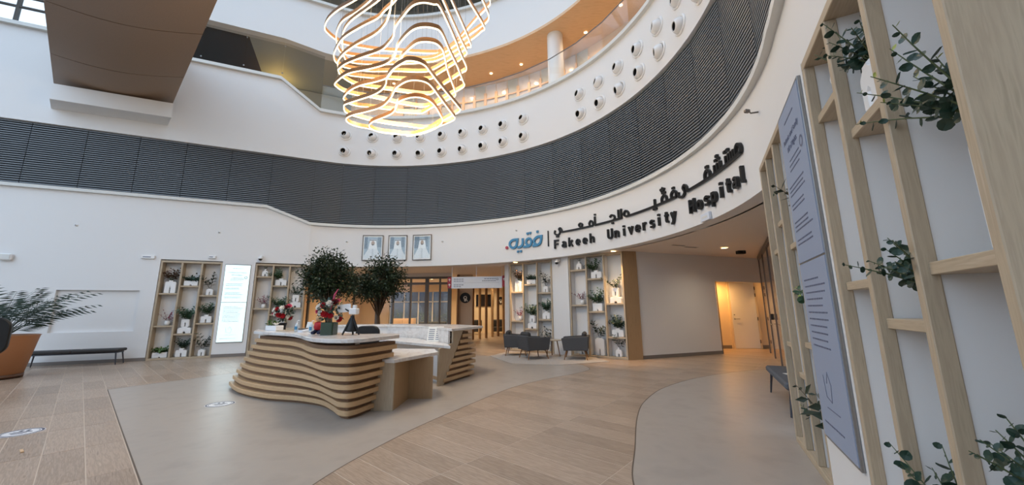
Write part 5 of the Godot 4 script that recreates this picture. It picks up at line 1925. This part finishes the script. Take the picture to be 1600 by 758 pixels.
func build_lettering() -> void:
	arc_table()
	var o := thing("wall_lettering", "raised black English lettering curving along the white fascia", "lettering")
	var at := [2.98, 3.28, 3.55, 3.84, 4.12, 4.4, 5.11, 5.37, 5.65, 5.91, 6.18, 6.44, 6.73, 6.99, 7.27, 7.53, 8.24, 8.51, 8.78, 9.05, 9.32, 9.59, 9.86, 10.12]
	var txt := "FakeehUniversityHospital"
	for i in txt.length():
		var g := []
		for s in glyph(txt[i]):
			var q := []
			for p in s:
				q.append(Vector2(at[i] + p.x * 0.31, 3.455 + p.y * 0.3))
			g.append(q)
		stroke_part(o, "letter", g, 0.05, mats.letter, 0.07)
	o = thing("wall_lettering", "raised black Arabic lettering above the English line on the white fascia", "lettering")
	var b := 3.985
	var groups := [
		[smooth(pv([2.94, 4.08, 2.91, 3.99, 2.97, 3.93, 3.08, 3.92, 3.13, 4.0, 3.09, 4.1, 3.15, 4.13, 3.2, 4.06, 3.21, b]), 3) + pv([4.46, b]), pv([2.97, 3.86, 3.08, 3.86]), smooth(pv([4.03, 3.99, 3.93, 4.05, 3.9, 4.11, 3.96, 4.15, 4.03, 4.1, 3.98, 4.0]), 3), smooth(pv([4.34, 3.99, 4.31, 4.08, 4.38, 4.15, 4.45, 4.09, 4.46, 3.99]), 3)],
		[pv([4.54, 4.25, 4.54, b, 5.6, b]), pv([4.52, 4.31, 4.58, 4.31]), smooth(pv([5.13, 4.1, 5.2, 4.15, 5.3, 4.11, 5.32, 4.03, 5.26, b]), 3), pv([5.19, 3.91, 5.26, 3.91]), pv([5.58, 4.25, 5.58, b])],
		[pv([5.47, 4.25, 5.47, 4.02])],
		[smooth(pv([5.86, b, 5.73, 4.0, 5.68, 4.08, 5.76, 4.15, 5.85, 4.08, 5.86, b]), 3), pv([5.84, b, 7.68, b]), pv([6.88, 4.16, 6.88, b]), pv([6.8, 3.91, 6.94, 3.91]), smooth(pv([7.15, b, 7.15, 4.09, 7.23, 4.15, 7.32, 4.1, 7.33, b]), 3), pv([7.17, 4.22, 7.3, 4.22]), pv([7.13, 4.34, 7.17, 4.28, 7.2, 4.33, 7.23, 4.28, 7.27, 4.34]), smooth(pv([7.52, b, 7.51, 4.09, 7.6, 4.15, 7.69, 4.09, 7.68, b]), 3), pv([7.56, 4.22, 7.64, 4.22])],
		[smooth(pv([7.78, 4.06, 7.77, 3.98, 7.84, 3.92, 7.95, 3.92, 8.01, 4.0, 7.96, 4.1, 8.02, 4.15, 8.09, 4.08, 8.1, b]), 3) + pv([10.16, b]), smooth(pv([8.79, b, 8.79, 4.1, 8.88, 4.16, 8.97, 4.09, 8.97, b]), 3), pv([8.84, 4.23, 8.93, 4.23]), pv([9.16, 4.15, 9.16, b]), pv([9.27, 4.15, 9.27, b]), pv([9.38, 4.15, 9.38, b]), pv([9.19, 4.22, 9.26, 4.22]), pv([9.29, 4.22, 9.36, 4.22]), pv([9.24, 4.29, 9.31, 4.29]), pv([9.6, 4.15, 9.6, b]), pv([9.55, 4.23, 9.62, 4.23]), pv([9.65, 4.23, 9.72, 4.23]), pv([9.71, 4.15, 9.71, b]), pv([9.8, 4.15, 9.8, b]), pv([9.89, 4.15, 9.89, b]), smooth(pv([9.98, b, 9.98, 4.1, 10.06, 4.16, 10.15, 4.12, 10.18, 4.04, 10.16, b]), 3)]]
	for g in groups:
		stroke_part(o, "script_word", g, 0.05, mats.letter, 0.06)
	o = thing("wall_logo", "blue Arabic script logo with red dot and a thin black bar on the fascia", "logo")
	var lf := [
		[pv([1.385, 3.955]) + smooth(pv([1.385, 3.955, 1.2, 3.95, 1.08, 3.87, 1.08, 3.74, 1.2, 3.66, 1.33, 3.72, 1.385, 3.955]), 4)],
		[smooth(pv([1.6, 3.97, 1.6, 3.78, 1.52, 3.68, 1.38, 3.66]), 4)],
		[smooth(pv([1.74, 3.78, 1.76, 3.89, 1.86, 3.94, 1.95, 3.86, 1.94, 3.74, 1.85, 3.67, 1.74, 3.78]), 4), pv([1.62, 3.66, 1.88, 3.66])],
		[pv([2.37, 3.96]) + smooth(pv([2.37, 3.96, 2.2, 3.95, 2.08, 3.86, 2.08, 3.75, 2.2, 3.67, 2.33, 3.75, 2.37, 3.96]), 4), pv([2.0, 3.66, 2.22, 3.66])]]
	for g in lf:
		var gg := []
		for s in g:
			var q := []
			for p in s:
				if q.is_empty() or p.distance_to(q[q.size() - 1]) > 0.004:
					q.append(p)
			gg.append(q)
		stroke_part(o, "logo_letter", gg, 0.08, mats.logo, 0.06)
	for d in [[1.8, 4.12], [1.91, 4.13], [2.21, 4.14], [1.4, 3.51], [1.52, 3.51]]:
		stroke_part(o, "logo_dot", [pv([d[0] - 0.037, d[1], d[0] + 0.037, d[1]])], 0.074, mats.logo, 0.06)
	var m := MB.new()
	var fr := Transform3D(drum_frame(arc_angle(0.94), 3.69).basis * Basis(Vector3(1, 0, 0), PI / 2), on_drum(Vector3(0.94, 3.69, 0.008)))
	m.lathe([Vector2(0.055, 0.0), Vector2(0.055, 0.05), Vector2(0.001, 0.05)], 20, fr, true)
	part("red_dot", m, mats.logo_red, o)
	stroke_part(o, "divider_bar", [pv([2.64, 3.57, 2.64, 4.11])], 0.03, mats.letter, 0.05)

# ---------------------------------------------------------------- hanging and wall-mounted things
const ORD := ["first", "second", "third", "fourth", "fifth", "sixth", "seventh", "eighth", "ninth", "tenth"]

func build_nozzles() -> void:
	var angs := []
	for i in 9:
		angs.append(120.0 - i * 8.17)
	for i in 7:
		angs.append(32.6 - i * 7.1)
	for r in 2:
		for i in angs.size():
			var group_two := i >= 9
			var lab := "%s air nozzle from the left, %s row, %s" % [ORD[i - 9 if group_two else i], ["upper", "lower"][r], "group above the lettering" if group_two else "group under the chandelier"]
			var o := thing("air_nozzle", lab, "air nozzle", drum_frame(angs[i], [8.58, 7.87][r], 0.0))
			var up := Basis(Vector3(1, 0, 0), PI / 2)
			var m := MB.new()
			m.lathe([Vector2(0.235, 0.004), Vector2(0.235, 0.02), Vector2(0.215, 0.04), Vector2(0.185, 0.035), Vector2(0.18, 0.0)], 28, Transform3D(up, Vector3.ZERO), true)
			part("flange", m, mats.white_gloss, o)
			var tx := rng.randf_range(-0.45, -0.1)
			var ty := rng.randf_range(0.0, 0.3) if r == 1 else rng.randf_range(-0.35, 0.1)
			var tb := Basis(Vector3.UP, tx) * Basis(Vector3(1, 0, 0), ty) * up
			m = MB.new()
			m.lathe([Vector2(0.175, -0.03), Vector2(0.178, 0.03), Vector2(0.165, 0.09), Vector2(0.135, 0.14), Vector2(0.115, 0.16), Vector2(0.1, 0.158), Vector2(0.092, 0.1)], 26, Transform3D(tb, Vector3(0, 0, 0.0)))
			part("ball_body", m, mats.white_gloss, o)
			m = MB.new()
			m.lathe([Vector2(0.092, 0.145), Vector2(0.09, 0.02), Vector2(0.001, 0.02)], 20, Transform3D(tb, Vector3(0, 0, 0.0)))
			part("throat", m, mats.black, o)

func build_chandelier() -> void:
	var rings := [
[5.69, [-3.31, -7.99, -3.29, -8.13, -3.17, -8.27, -2.91, -8.37, -2.41, -8.46, -2.58, -8.48, -2.22, -8.41, -1.83, -8.16, -1.63, -7.94, -1.55, -7.75, -1.56, -7.49, -1.59, -7.22, -1.65, -7.00, -1.75, -6.87, -1.92, -6.81, -2.12, -6.86, -2.32, -6.99, -2.45, -7.24, -2.60, -7.43, -2.85, -7.60, -3.06, -7.72, -3.21, -7.84]],
[5.70, [-3.70, -7.66, -3.72, -7.85, -3.59, -8.01, -3.36, -8.12, -3.17, -8.27, -2.84, -8.37, -2.46, -8.45, -2.09, -8.30, -1.65, -8.02, -1.33, -7.79, -1.26, -7.67, -1.28, -7.55, -1.41, -6.99, -1.52, -6.50, -1.61, -6.33, -1.78, -6.27, -1.97, -6.31, -2.20, -6.49, -2.29, -6.62, -2.47, -6.90, -2.74, -7.18, -3.12, -7.36, -3.49, -7.50]],
[5.90, [-3.68, -7.47, -3.75, -7.66, -3.73, -7.78, -3.68, -7.86, -3.33, -8.11, -3.23, -8.17, -2.84, -8.33, -2.57, -8.40, -2.07, -8.52, -1.77, -8.28, -1.35, -7.91, -1.21, -7.79, -1.14, -7.67, -1.16, -7.57, -1.40, -6.78, -1.54, -6.25, -1.54, -6.24, -1.58, -6.12, -1.69, -6.02, -1.84, -5.99, -1.95, -6.04, -2.19, -6.22, -2.40, -6.48, -2.48, -6.67, -2.65, -6.89, -2.91, -7.07, -3.30, -7.25, -3.60, -7.39]],
[6.32, [-3.87, -7.81, -3.89, -7.94, -3.86, -8.06, -3.70, -8.17, -3.49, -8.22, -3.21, -8.30, -2.87, -8.38, -2.84, -8.46, -2.62, -8.51, -2.28, -8.54, -2.15, -8.48, -1.89, -8.25, -1.40, -7.89, -1.29, -7.80, -1.26, -7.67, -1.27, -7.35, -1.30, -6.84, -1.28, -6.39, -1.30, -6.21, -1.39, -6.07, -1.59, -6.03, -1.78, -6.10, -2.07, -6.38, -2.16, -6.51, -2.39, -6.80, -2.62, -7.08, -2.91, -7.22, -3.30, -7.35, -3.62, -7.55]],
[6.50, [-3.93, -7.51, -3.98, -7.65, -3.88, -7.87, -3.63, -8.01, -3.39, -8.09, -3.06, -8.23, -2.87, -8.33, -2.75, -8.39, -2.50, -8.48, -2.22, -8.55, -1.96, -8.45, -1.79, -8.30, -1.42, -8.01, -1.13, -7.77, -1.05, -7.65, -1.06, -7.53, -1.11, -7.07, -1.11, -7.04, -1.20, -6.53, -1.27, -6.03, -1.38, -5.91, -1.58, -5.88, -1.78, -5.95, -2.01, -6.16, -2.21, -6.41, -2.34, -6.67, -2.61, -6.90, -3.06, -7.06, -3.51, -7.19]],
[6.84, [-3.91, -7.54, -3.94, -7.71, -3.89, -7.90, -3.76, -8.09, -3.60, -8.17, -3.27, -8.27, -2.96, -8.34, -2.84, -8.39, -2.51, -8.48, -2.11, -8.55, -1.92, -8.45, -1.63, -8.14, -1.42, -7.96, -1.07, -7.65, -1.03, -7.63, -0.99, -7.48, -1.06, -7.06, -1.12, -6.59, -1.26, -5.82, -1.36, -5.74, -1.55, -5.70, -1.75, -5.77, -1.98, -6.00, -2.22, -6.28, -2.33, -6.52, -2.48, -6.70, -2.73, -6.92, -3.20, -7.12, -3.63, -7.32, -3.85, -7.48]],
[7.23, [-4.10, -7.86, -4.15, -8.08, -4.06, -8.28, -3.43, -8.42, -3.09, -8.45, -2.57, -8.51, -2.06, -8.49, -1.81, -8.29, -1.31, -7.88, -1.09, -7.66, -0.99, -7.51, -1.07, -7.12, -1.27, -6.04, -1.32, -5.73, -1.58, -5.52, -1.96, -5.68, -2.21, -6.03, -2.37, -6.36, -2.55, -6.63, -2.85, -6.91, -3.37, -7.21, -3.75, -7.47, -4.00, -7.71]],
[7.46, [-4.24, -7.93, -4.27, -8.14, -4.13, -8.31, -3.63, -8.47, -2.90, -8.48, -2.25, -8.52, -1.90, -8.39, -1.26, -7.88, -1.00, -7.64, -0.91, -7.50, -1.15, -6.29, -1.22, -5.86, -1.50, -5.62, -1.88, -5.77, -2.09, -6.05, -2.25, -6.30, -2.55, -6.55, -2.76, -6.74, -3.18, -6.96, -3.73, -7.30, -4.10, -7.70]],
[7.67, [-3.97, -7.76, -4.11, -8.14, -4.09, -8.38, -3.64, -8.48, -2.91, -8.49, -2.16, -8.43, -1.72, -8.29, -0.93, -7.67, -0.65, -7.39, -0.58, -7.24, -0.85, -6.51, -1.02, -5.99, -1.34, -5.69, -1.85, -5.85, -2.30, -6.19, -2.64, -6.49, -3.01, -6.74, -3.46, -7.04, -3.76, -7.35]],
[7.83, [-4.14, -7.78, -4.25, -8.18, -4.09, -8.34, -3.44, -8.45, -2.75, -8.48, -2.18, -8.52, -1.74, -8.35, -0.93, -7.66, -0.57, -7.35, -0.47, -7.18, -0.50, -6.95, -0.71, -6.29, -0.97, -5.87, -1.35, -5.68, -1.86, -5.86, -2.44, -6.32, -2.87, -6.65, -3.30, -6.96, -3.72, -7.21, -3.98, -7.49]],
[8.01, [-4.36, -7.64, -4.36, -7.82, -4.26, -8.04, -4.07, -8.20, -3.43, -8.39, -2.75, -8.47, -2.12, -8.53, -1.77, -8.49, -1.37, -8.17, -0.75, -7.39, -0.50, -7.09, -0.42, -6.93, -0.53, -6.47, -0.80, -5.97, -1.24, -5.69, -1.86, -5.83, -2.68, -6.44, -3.27, -6.83, -3.78, -7.10, -4.15, -7.37]],
	]
	var o := thing("chandelier", "stacked wavy bronze light ribbons hanging in the middle of the atrium", "chandelier")
	for k in rings.size():
		var y: float = rings[k][0]
		var c := smooth(pv(rings[k][1]), 4, true)
		var n := c.size()
		var body := MB.new()
		var lit := MB.new()
		var rb := [PackedVector3Array(), PackedVector3Array(), PackedVector3Array(), PackedVector3Array()]
		var rl := [PackedVector3Array(), PackedVector3Array(), PackedVector3Array(), PackedVector3Array()]
		for i in n:
			var d: Vector2 = (c[(i + 1) % n] - c[(i - 1 + n) % n]).normalized()
			var q := Vector2(-d.y, d.x)
			var offs := [[0.011, 0.02], [0.011, 0.105], [-0.011, 0.105], [-0.011, 0.02]]
			var lofs := [[0.0115, 0.002], [0.0115, 0.019], [-0.0115, 0.019], [-0.0115, 0.002]]
			for e in 4:
				rb[e].append(p3(c[i] + q * offs[e][0], y + offs[e][1]))
				rl[e].append(p3(c[i] + q * lofs[e][0], y + lofs[e][1]))
		for e in 4:
			body.grid([rb[e], rb[(e + 1) % 4]], true)
			lit.grid([rl[e], rl[(e + 1) % 4]], true)
		var ring := part("ring", body, mats.bronze_metal, o)
		part("light_strip", lit, mats.strip, ring)
		var wires := MB.new()
		for i in 4:
			var p: Vector2 = c[(i * n / 4 + k * 7) % n]
			wires.tube([p3(p, y + 0.1), p3(p, 18.45)], [0.002], 4)
		part("suspension_wires", wires, mats.steel, ring)
	for q in [[6.0, -2.4, -7.5], [6.9, -2.5, -7.2], [7.8, -2.4, -7.0]]:
		omni(Vector3(q[1], q[0], q[2]), Color(1.0, 0.9, 0.75), CHANDELIER_ENERGY, 0.6, "chandelier_light")

const CHANDELIER_ENERGY := 7.0

func build_hanging_sign() -> void:
	var t := frame(Vector3(-2.43, 0, -14.75), Vector3(2.04, 0, 0.12))
	var o := thing("hanging_sign", "long white hanging direction sign with dark pink end caps", "sign", t)
	part("sign_board", boxm(Vector3(1.02, 2.54, 0), Vector3(2.02, 0.46, 0.05), 0.005), mats.sign_white, o)
	for s in [0, 1]:
		var m := MB.new()
		m.extrude(rrect(0.16, 0.44, 0.05, 4, Vector2(-0.07 if s == 0 else 2.11, 2.54 if s == 0 else 2.58)), Transform3D(), -0.035, 0.035, 0.004)
		part("end_cap", m, mats.sign_red, o)
		var a := MB.new()
		for yy in ([0.1, -0.1] if s == 0 else [0.1]):
			var c := Vector2(-0.07 if s == 0 else 2.11, 2.54 + yy)
			a.ribbon([c + Vector2(0, -0.045), c + Vector2(0, 0.045)], 0.02, 0.036, 0.039, func(v: Vector3) -> Vector3: return v)
			a.ribbon([c + Vector2(-0.04, 0.01), c + Vector2(0, 0.05), c + Vector2(0.04, 0.01)], 0.02, 0.036, 0.039, func(v: Vector3) -> Vector3: return v)
		part("arrow", a, mats.paper, o)
	for x in [0.02, 1.0, 2.02]:
		var m := MB.new()
		m.tube([Vector3(x, 2.77, 0), Vector3(x, 3.17, 0)], [0.013], 8)
		part("rod", m, mats.white, o)
	var b := MB.new()
	for q in [[0.1, 2.68, 0.38], [0.1, 2.6, 0.4], [0.1, 2.45, 0.4], [0.1, 2.38, 0.22], [1.32, 2.68, 0.42], [1.24, 2.6, 0.5]]:
		var x: float = q[0]
		while x < q[0] + q[2]:
			var l := 0.05 + fmod(x * 7.3, 0.05)
			b.box(Vector3(x + l / 2, q[1], 0.027), Vector3(l, 0.03, 0.003))
			x += l + 0.018
	b.box(Vector3(1.02, 2.53, 0.027), Vector3(1.8, 0.005, 0.002))
	b.lathe([Vector2(0.025, 0.002), Vector2(0.045, 0.002)], 16, Transform3D(Basis(Vector3(1, 0, 0), PI / 2), Vector3(1.84, 2.66, 0.026)))
	part("small_print", b, mats.ink, o)

func build_portraits() -> void:
	var a := [[112.7, 106.4], [104.7, 98.5], [96.5, 89.9]]
	for i in 3:
		var p := drum(a[i][0])
		var q := drum(a[i][1])
		var w := p.distance_to(q)
		var d := (q - p) / w
		var t := frame(p3(p + Vector2(-d.y, d.x) * 0.03, 3.41), Vector3(d.x, 0, d.y))
		var o := thing("portrait_picture", ["framed pale portrait of a robed man, partly behind the tree top", "framed pale portrait of a robed man, in the middle of the three", "framed pale portrait of a robed man, farthest from the trees"][i], "picture", t)
		var f := MB.new()
		for s in [0.012, w - 0.012]:
			f.box(Vector3(s, 0.505, 0.01), Vector3(0.024, 1.01, 0.04))
		for y in [0.012, 0.998]:
			f.box(Vector3(w / 2, y, 0.01), Vector3(w - 0.048, 0.024, 0.04))
		part("picture_frame", f, mats.mullion, o)
		part("mount", boxm(Vector3(w / 2, 0.505, 0.0), Vector3(w - 0.04, 0.97, 0.012)), mats.white_gloss, o)
		var m := portrait_print(i)
		var qm := QuadMesh.new()
		qm.size = Vector2(w - 0.13, 0.86)
		mi("print", qm, m, o, Transform3D(Basis(), Vector3(w / 2, 0.505, 0.0075)))
		part("glazing", boxm(Vector3(w / 2, 0.505, 0.014), Vector3(w - 0.05, 0.96, 0.003)), mats.glass, o)

func portrait_print(i: int) -> StandardMaterial3D:
	var w := 96
	var h := 128
	var im := Image.create(w, h, false, Image.FORMAT_RGB8)
	im.fill(sc(150, 172, 190))
	im.fill_rect(Rect2i(0, 0, 18 + i * 6, 70), sc(92, 116, 138))
	im.fill_rect(Rect2i(74 - i * 6, 0, 22, 60), sc(112, 136, 156))
	for y in h:
		for x in w:
			var dx := (x - 48.0)
			var robe := absf(dx) < 16 + (y - 54) * 0.55 and y > 54
			var scarf := absf(dx) < 17 + (y - 20) * 0.16 and y > 14 and y < 70
			var face := pow(dx / 9.5, 2) + pow((y - 36) / 14.0, 2) < 1.0
			if robe:
				im.set_pixel(x, y, sc(222, 230, 236) if absf(dx) > 3 else sc(196, 206, 214))
			if scarf:
				im.set_pixel(x, y, sc(234, 240, 244))
			if face:
				im.set_pixel(x, y, sc(176, 150, 130) if y < 42 else sc(104, 92, 86))
	im.fill_rect(Rect2i(30, 17, 36, 4), sc(40, 46, 56))
	var m := StandardMaterial3D.new()
	m.albedo_texture = ImageTexture.create_from_image(im)
	m.roughness = 0.3
	return m

func dome_camera(label: String, t: Transform3D) -> void:
	var o := thing("dome_camera", label, "security camera", t)
	part("bracket", boxm(Vector3(0, 0.05, 0.06), Vector3(0.1, 0.08, 0.14), 0.015), mats.white_gloss, o)
	var m := MB.new()
	m.lathe([Vector2(0.001, 0.03), Vector2(0.075, 0.03), Vector2(0.075, -0.02), Vector2(0.066, -0.03)], 20, Transform3D(Basis(), Vector3(0, 0, 0.12)))
	part("housing", m, mats.white_gloss, o)
	m = MB.new()
	m.lathe([Vector2(0.064, -0.028), Vector2(0.055, -0.065), Vector2(0.03, -0.088), Vector2(0.001, -0.094)], 18, Transform3D(Basis(), Vector3(0, 0, 0.12)))
	part("dome", m, mats.tv, o)

func build_fixtures() -> void:
	dome_camera("small white dome security camera above the second left shelving unit", left_frame(-2.9, 3.36))
	dome_camera("small white dome security camera under the fascia between the two lit shelving units", Transform3D(frame(Vector3(1.58, 3.05, -12.52), Vector3(0.62, 0, 0.78)).basis, Vector3(1.6, 3.05, -12.5)))
	var o := thing("wall_speaker", "white rounded wall box high at the far left of the wall", "speaker", left_frame(-9.1, 3.11))
	part("case", boxm(Vector3(0, 0, 0.06), Vector3(0.28, 0.2, 0.12), 0.03), mats.white_gloss, o)
	part("grille", boxm(Vector3(0, 0, 0.122), Vector3(0.22, 0.14, 0.006)), mats.kerb, o)
	for q in [[-5.98, 3.26, "small white emergency sign on the wall left of the first shelving"], [-4.31, 3.34, "small white emergency sign above the right end of the first shelving"]]:
		o = thing("emergency_sign", q[2], "sign", left_frame(q[0], q[1]))
		part("case", boxm(Vector3(0, 0, 0.03), Vector3(0.34 if q[0] < -5 else 0.2, 0.11, 0.06), 0.01), mats.white_gloss, o)
		part("print", boxm(Vector3(-0.02, 0, 0.0615), Vector3(0.2 if q[0] < -5 else 0.1, 0.03, 0.002)), mats.ink, o)
	o = thing("emergency_sign", "white hanging notice plate low on the fascia under the last word", "sign", drum_frame(-5.0, 3.25))
	part("case", boxm(Vector3(0, 0, 0.04), Vector3(0.3, 0.16, 0.06), 0.008), mats.sign_white, o)
	part("print", boxm(Vector3(0, 0, 0.0715), Vector3(0.2, 0.04, 0.002)), mats.kerb, o)
	o = thing("emergency_sign", "tiny white plate on the lower edge of the fascia below the portraits", "sign", drum_frame(101.5, 3.28))
	part("case", boxm(Vector3(0, 0, 0.02), Vector3(0.3, 0.06, 0.04), 0.006), mats.white_gloss, o)
	part("print", boxm(Vector3(0, 0, 0.041), Vector3(0.2, 0.015, 0.002)), mats.ink, o)
	var sp := [[left_frame(-7.8, 4.17), "left of the recessed panel"], [left_frame(-4.21, 4.22), "above the lit display panel"], [drum_frame(117.4, 4.15), "left of the portraits"], [drum_frame(86.0, 4.12), "right of the portraits"], [drum_frame(57.8, 4.3), "above the blue logo"]]
	for s in sp:
		o = thing("sprinkler_head", "tiny white sprinkler rosette on the wall " + s[1], "sprinkler", s[0])
		var m := MB.new()
		m.lathe([Vector2(0.045, 0.0), Vector2(0.042, 0.012), Vector2(0.02, 0.016), Vector2(0.016, 0.05), Vector2(0.001, 0.052)], 16, Transform3D(Basis(Vector3(1, 0, 0), PI / 2), Vector3.ZERO))
		part("rosette", m, mats.white_gloss, o)
		part("nozzle_tip", boxm(Vector3(0, 0, 0.055), Vector3(0.018, 0.018, 0.012)), mats.mullion, o)
	o = thing("wall_bracket", "small dark bracket spotlight on the fascia above the curved shelving", "spotlight", drum_frame(-22.4, 4.29))
	var m := MB.new()
	m.tube([Vector3(0, 0, 0), Vector3(0, 0, 0.1), Vector3(0.02, 0.03, 0.13)], [0.012], 8)
	part("arm", m, mats.mullion, o)
	part("lamp_head", boxm(Vector3(0.02, 0.03, 0.15), Vector3(0.06, 0.05, 0.08), 0.012, Basis(Vector3.UP, 0.5)), mats.mullion, o)
	# soffit fittings
	downlight(Vector3(6.16, 3.165, -10.58), Color(1.0, 0.92, 0.8), 2.2, "round warm downlight in the soffit before the lit corridor", "", 0.09, Vector3.ZERO, 75.0)
	downlight(Vector3(0.12, 3.165, -13.42), Color(1.0, 0.8, 0.54), 6.5, "round warm downlight over the left end of the shelving behind the armchairs", "", 0.08, Vector3(0.0, 0, -0.12), 38.0)
	downlight(Vector3(3.05, 3.165, -10.98), Color(1.0, 0.8, 0.54), 6.5, "round warm downlight over the tan end panel of the shelving", "", 0.08, Vector3(-0.02, 0, -0.06), 38.0)
	downlight(Vector3(9.0, 3.165, -8.2), Color(1.0, 0.92, 0.8), 2.2, "round downlight in the soffit behind the curved shelving", "", 0.09, Vector3.ZERO, 75.0)
	o = thing("soffit_box", "small black box fixed under the soffit right of the downlight", "sensor box", Transform3D(Basis(), Vector3(7.02, 3.17, -11.22)))
	part("case", boxm(Vector3(0, -0.05, 0), Vector3(0.24, 0.1, 0.14), 0.01), mats.black, o)
	part("lens", boxm(Vector3(0, -0.05, 0.072), Vector3(0.1, 0.04, 0.006)), mats.tv, o)
	for q in [[Vector3(4.6, 3.17, -10.06), "closer to the tan end panel"], [Vector3(5.1, 3.17, -10.4), "closer to the round downlight"]]:
		o = thing("ceiling_vent", "flat grey vent in the soffit " + q[1], "vent", Transform3D(Basis(Vector3.UP, 0.36), q[0]))
		part("frame", boxm(Vector3(0, -0.004, 0), Vector3(0.5, 0.01, 0.12), 0.002), mats.soffit, o)
		for k in 3:
			part("slot", boxm(Vector3(0, -0.01, -0.03 + k * 0.03), Vector3(0.44, 0.004, 0.01)), mats.dark, o)

func _ready() -> void:
	rng.seed = 20
	make_materials()
	world_setup()
	build_walls()
	build_soffit()
	build_floor()
	build_envelope()
	build_right_hall()
	build_lobby()
	build_level_two()
	build_bridge()
	build_balustrade()
	build_desk()
	build_shelving()
	build_displays()
	build_lettering()
	build_chandelier()
	build_nozzles()
	build_trees()
	build_seats()
	build_hanging_sign()
	build_portraits()
	build_desk_items()
	build_fixtures()
	for o in get_children():
		clean_meta(o)

func clean_meta(o: Node) -> void:
	for k in o.get_meta_list():
		if str(k).begins_with("_c_"):
			o.remove_meta(k)
	for c in o.get_children():
		clean_meta(c)
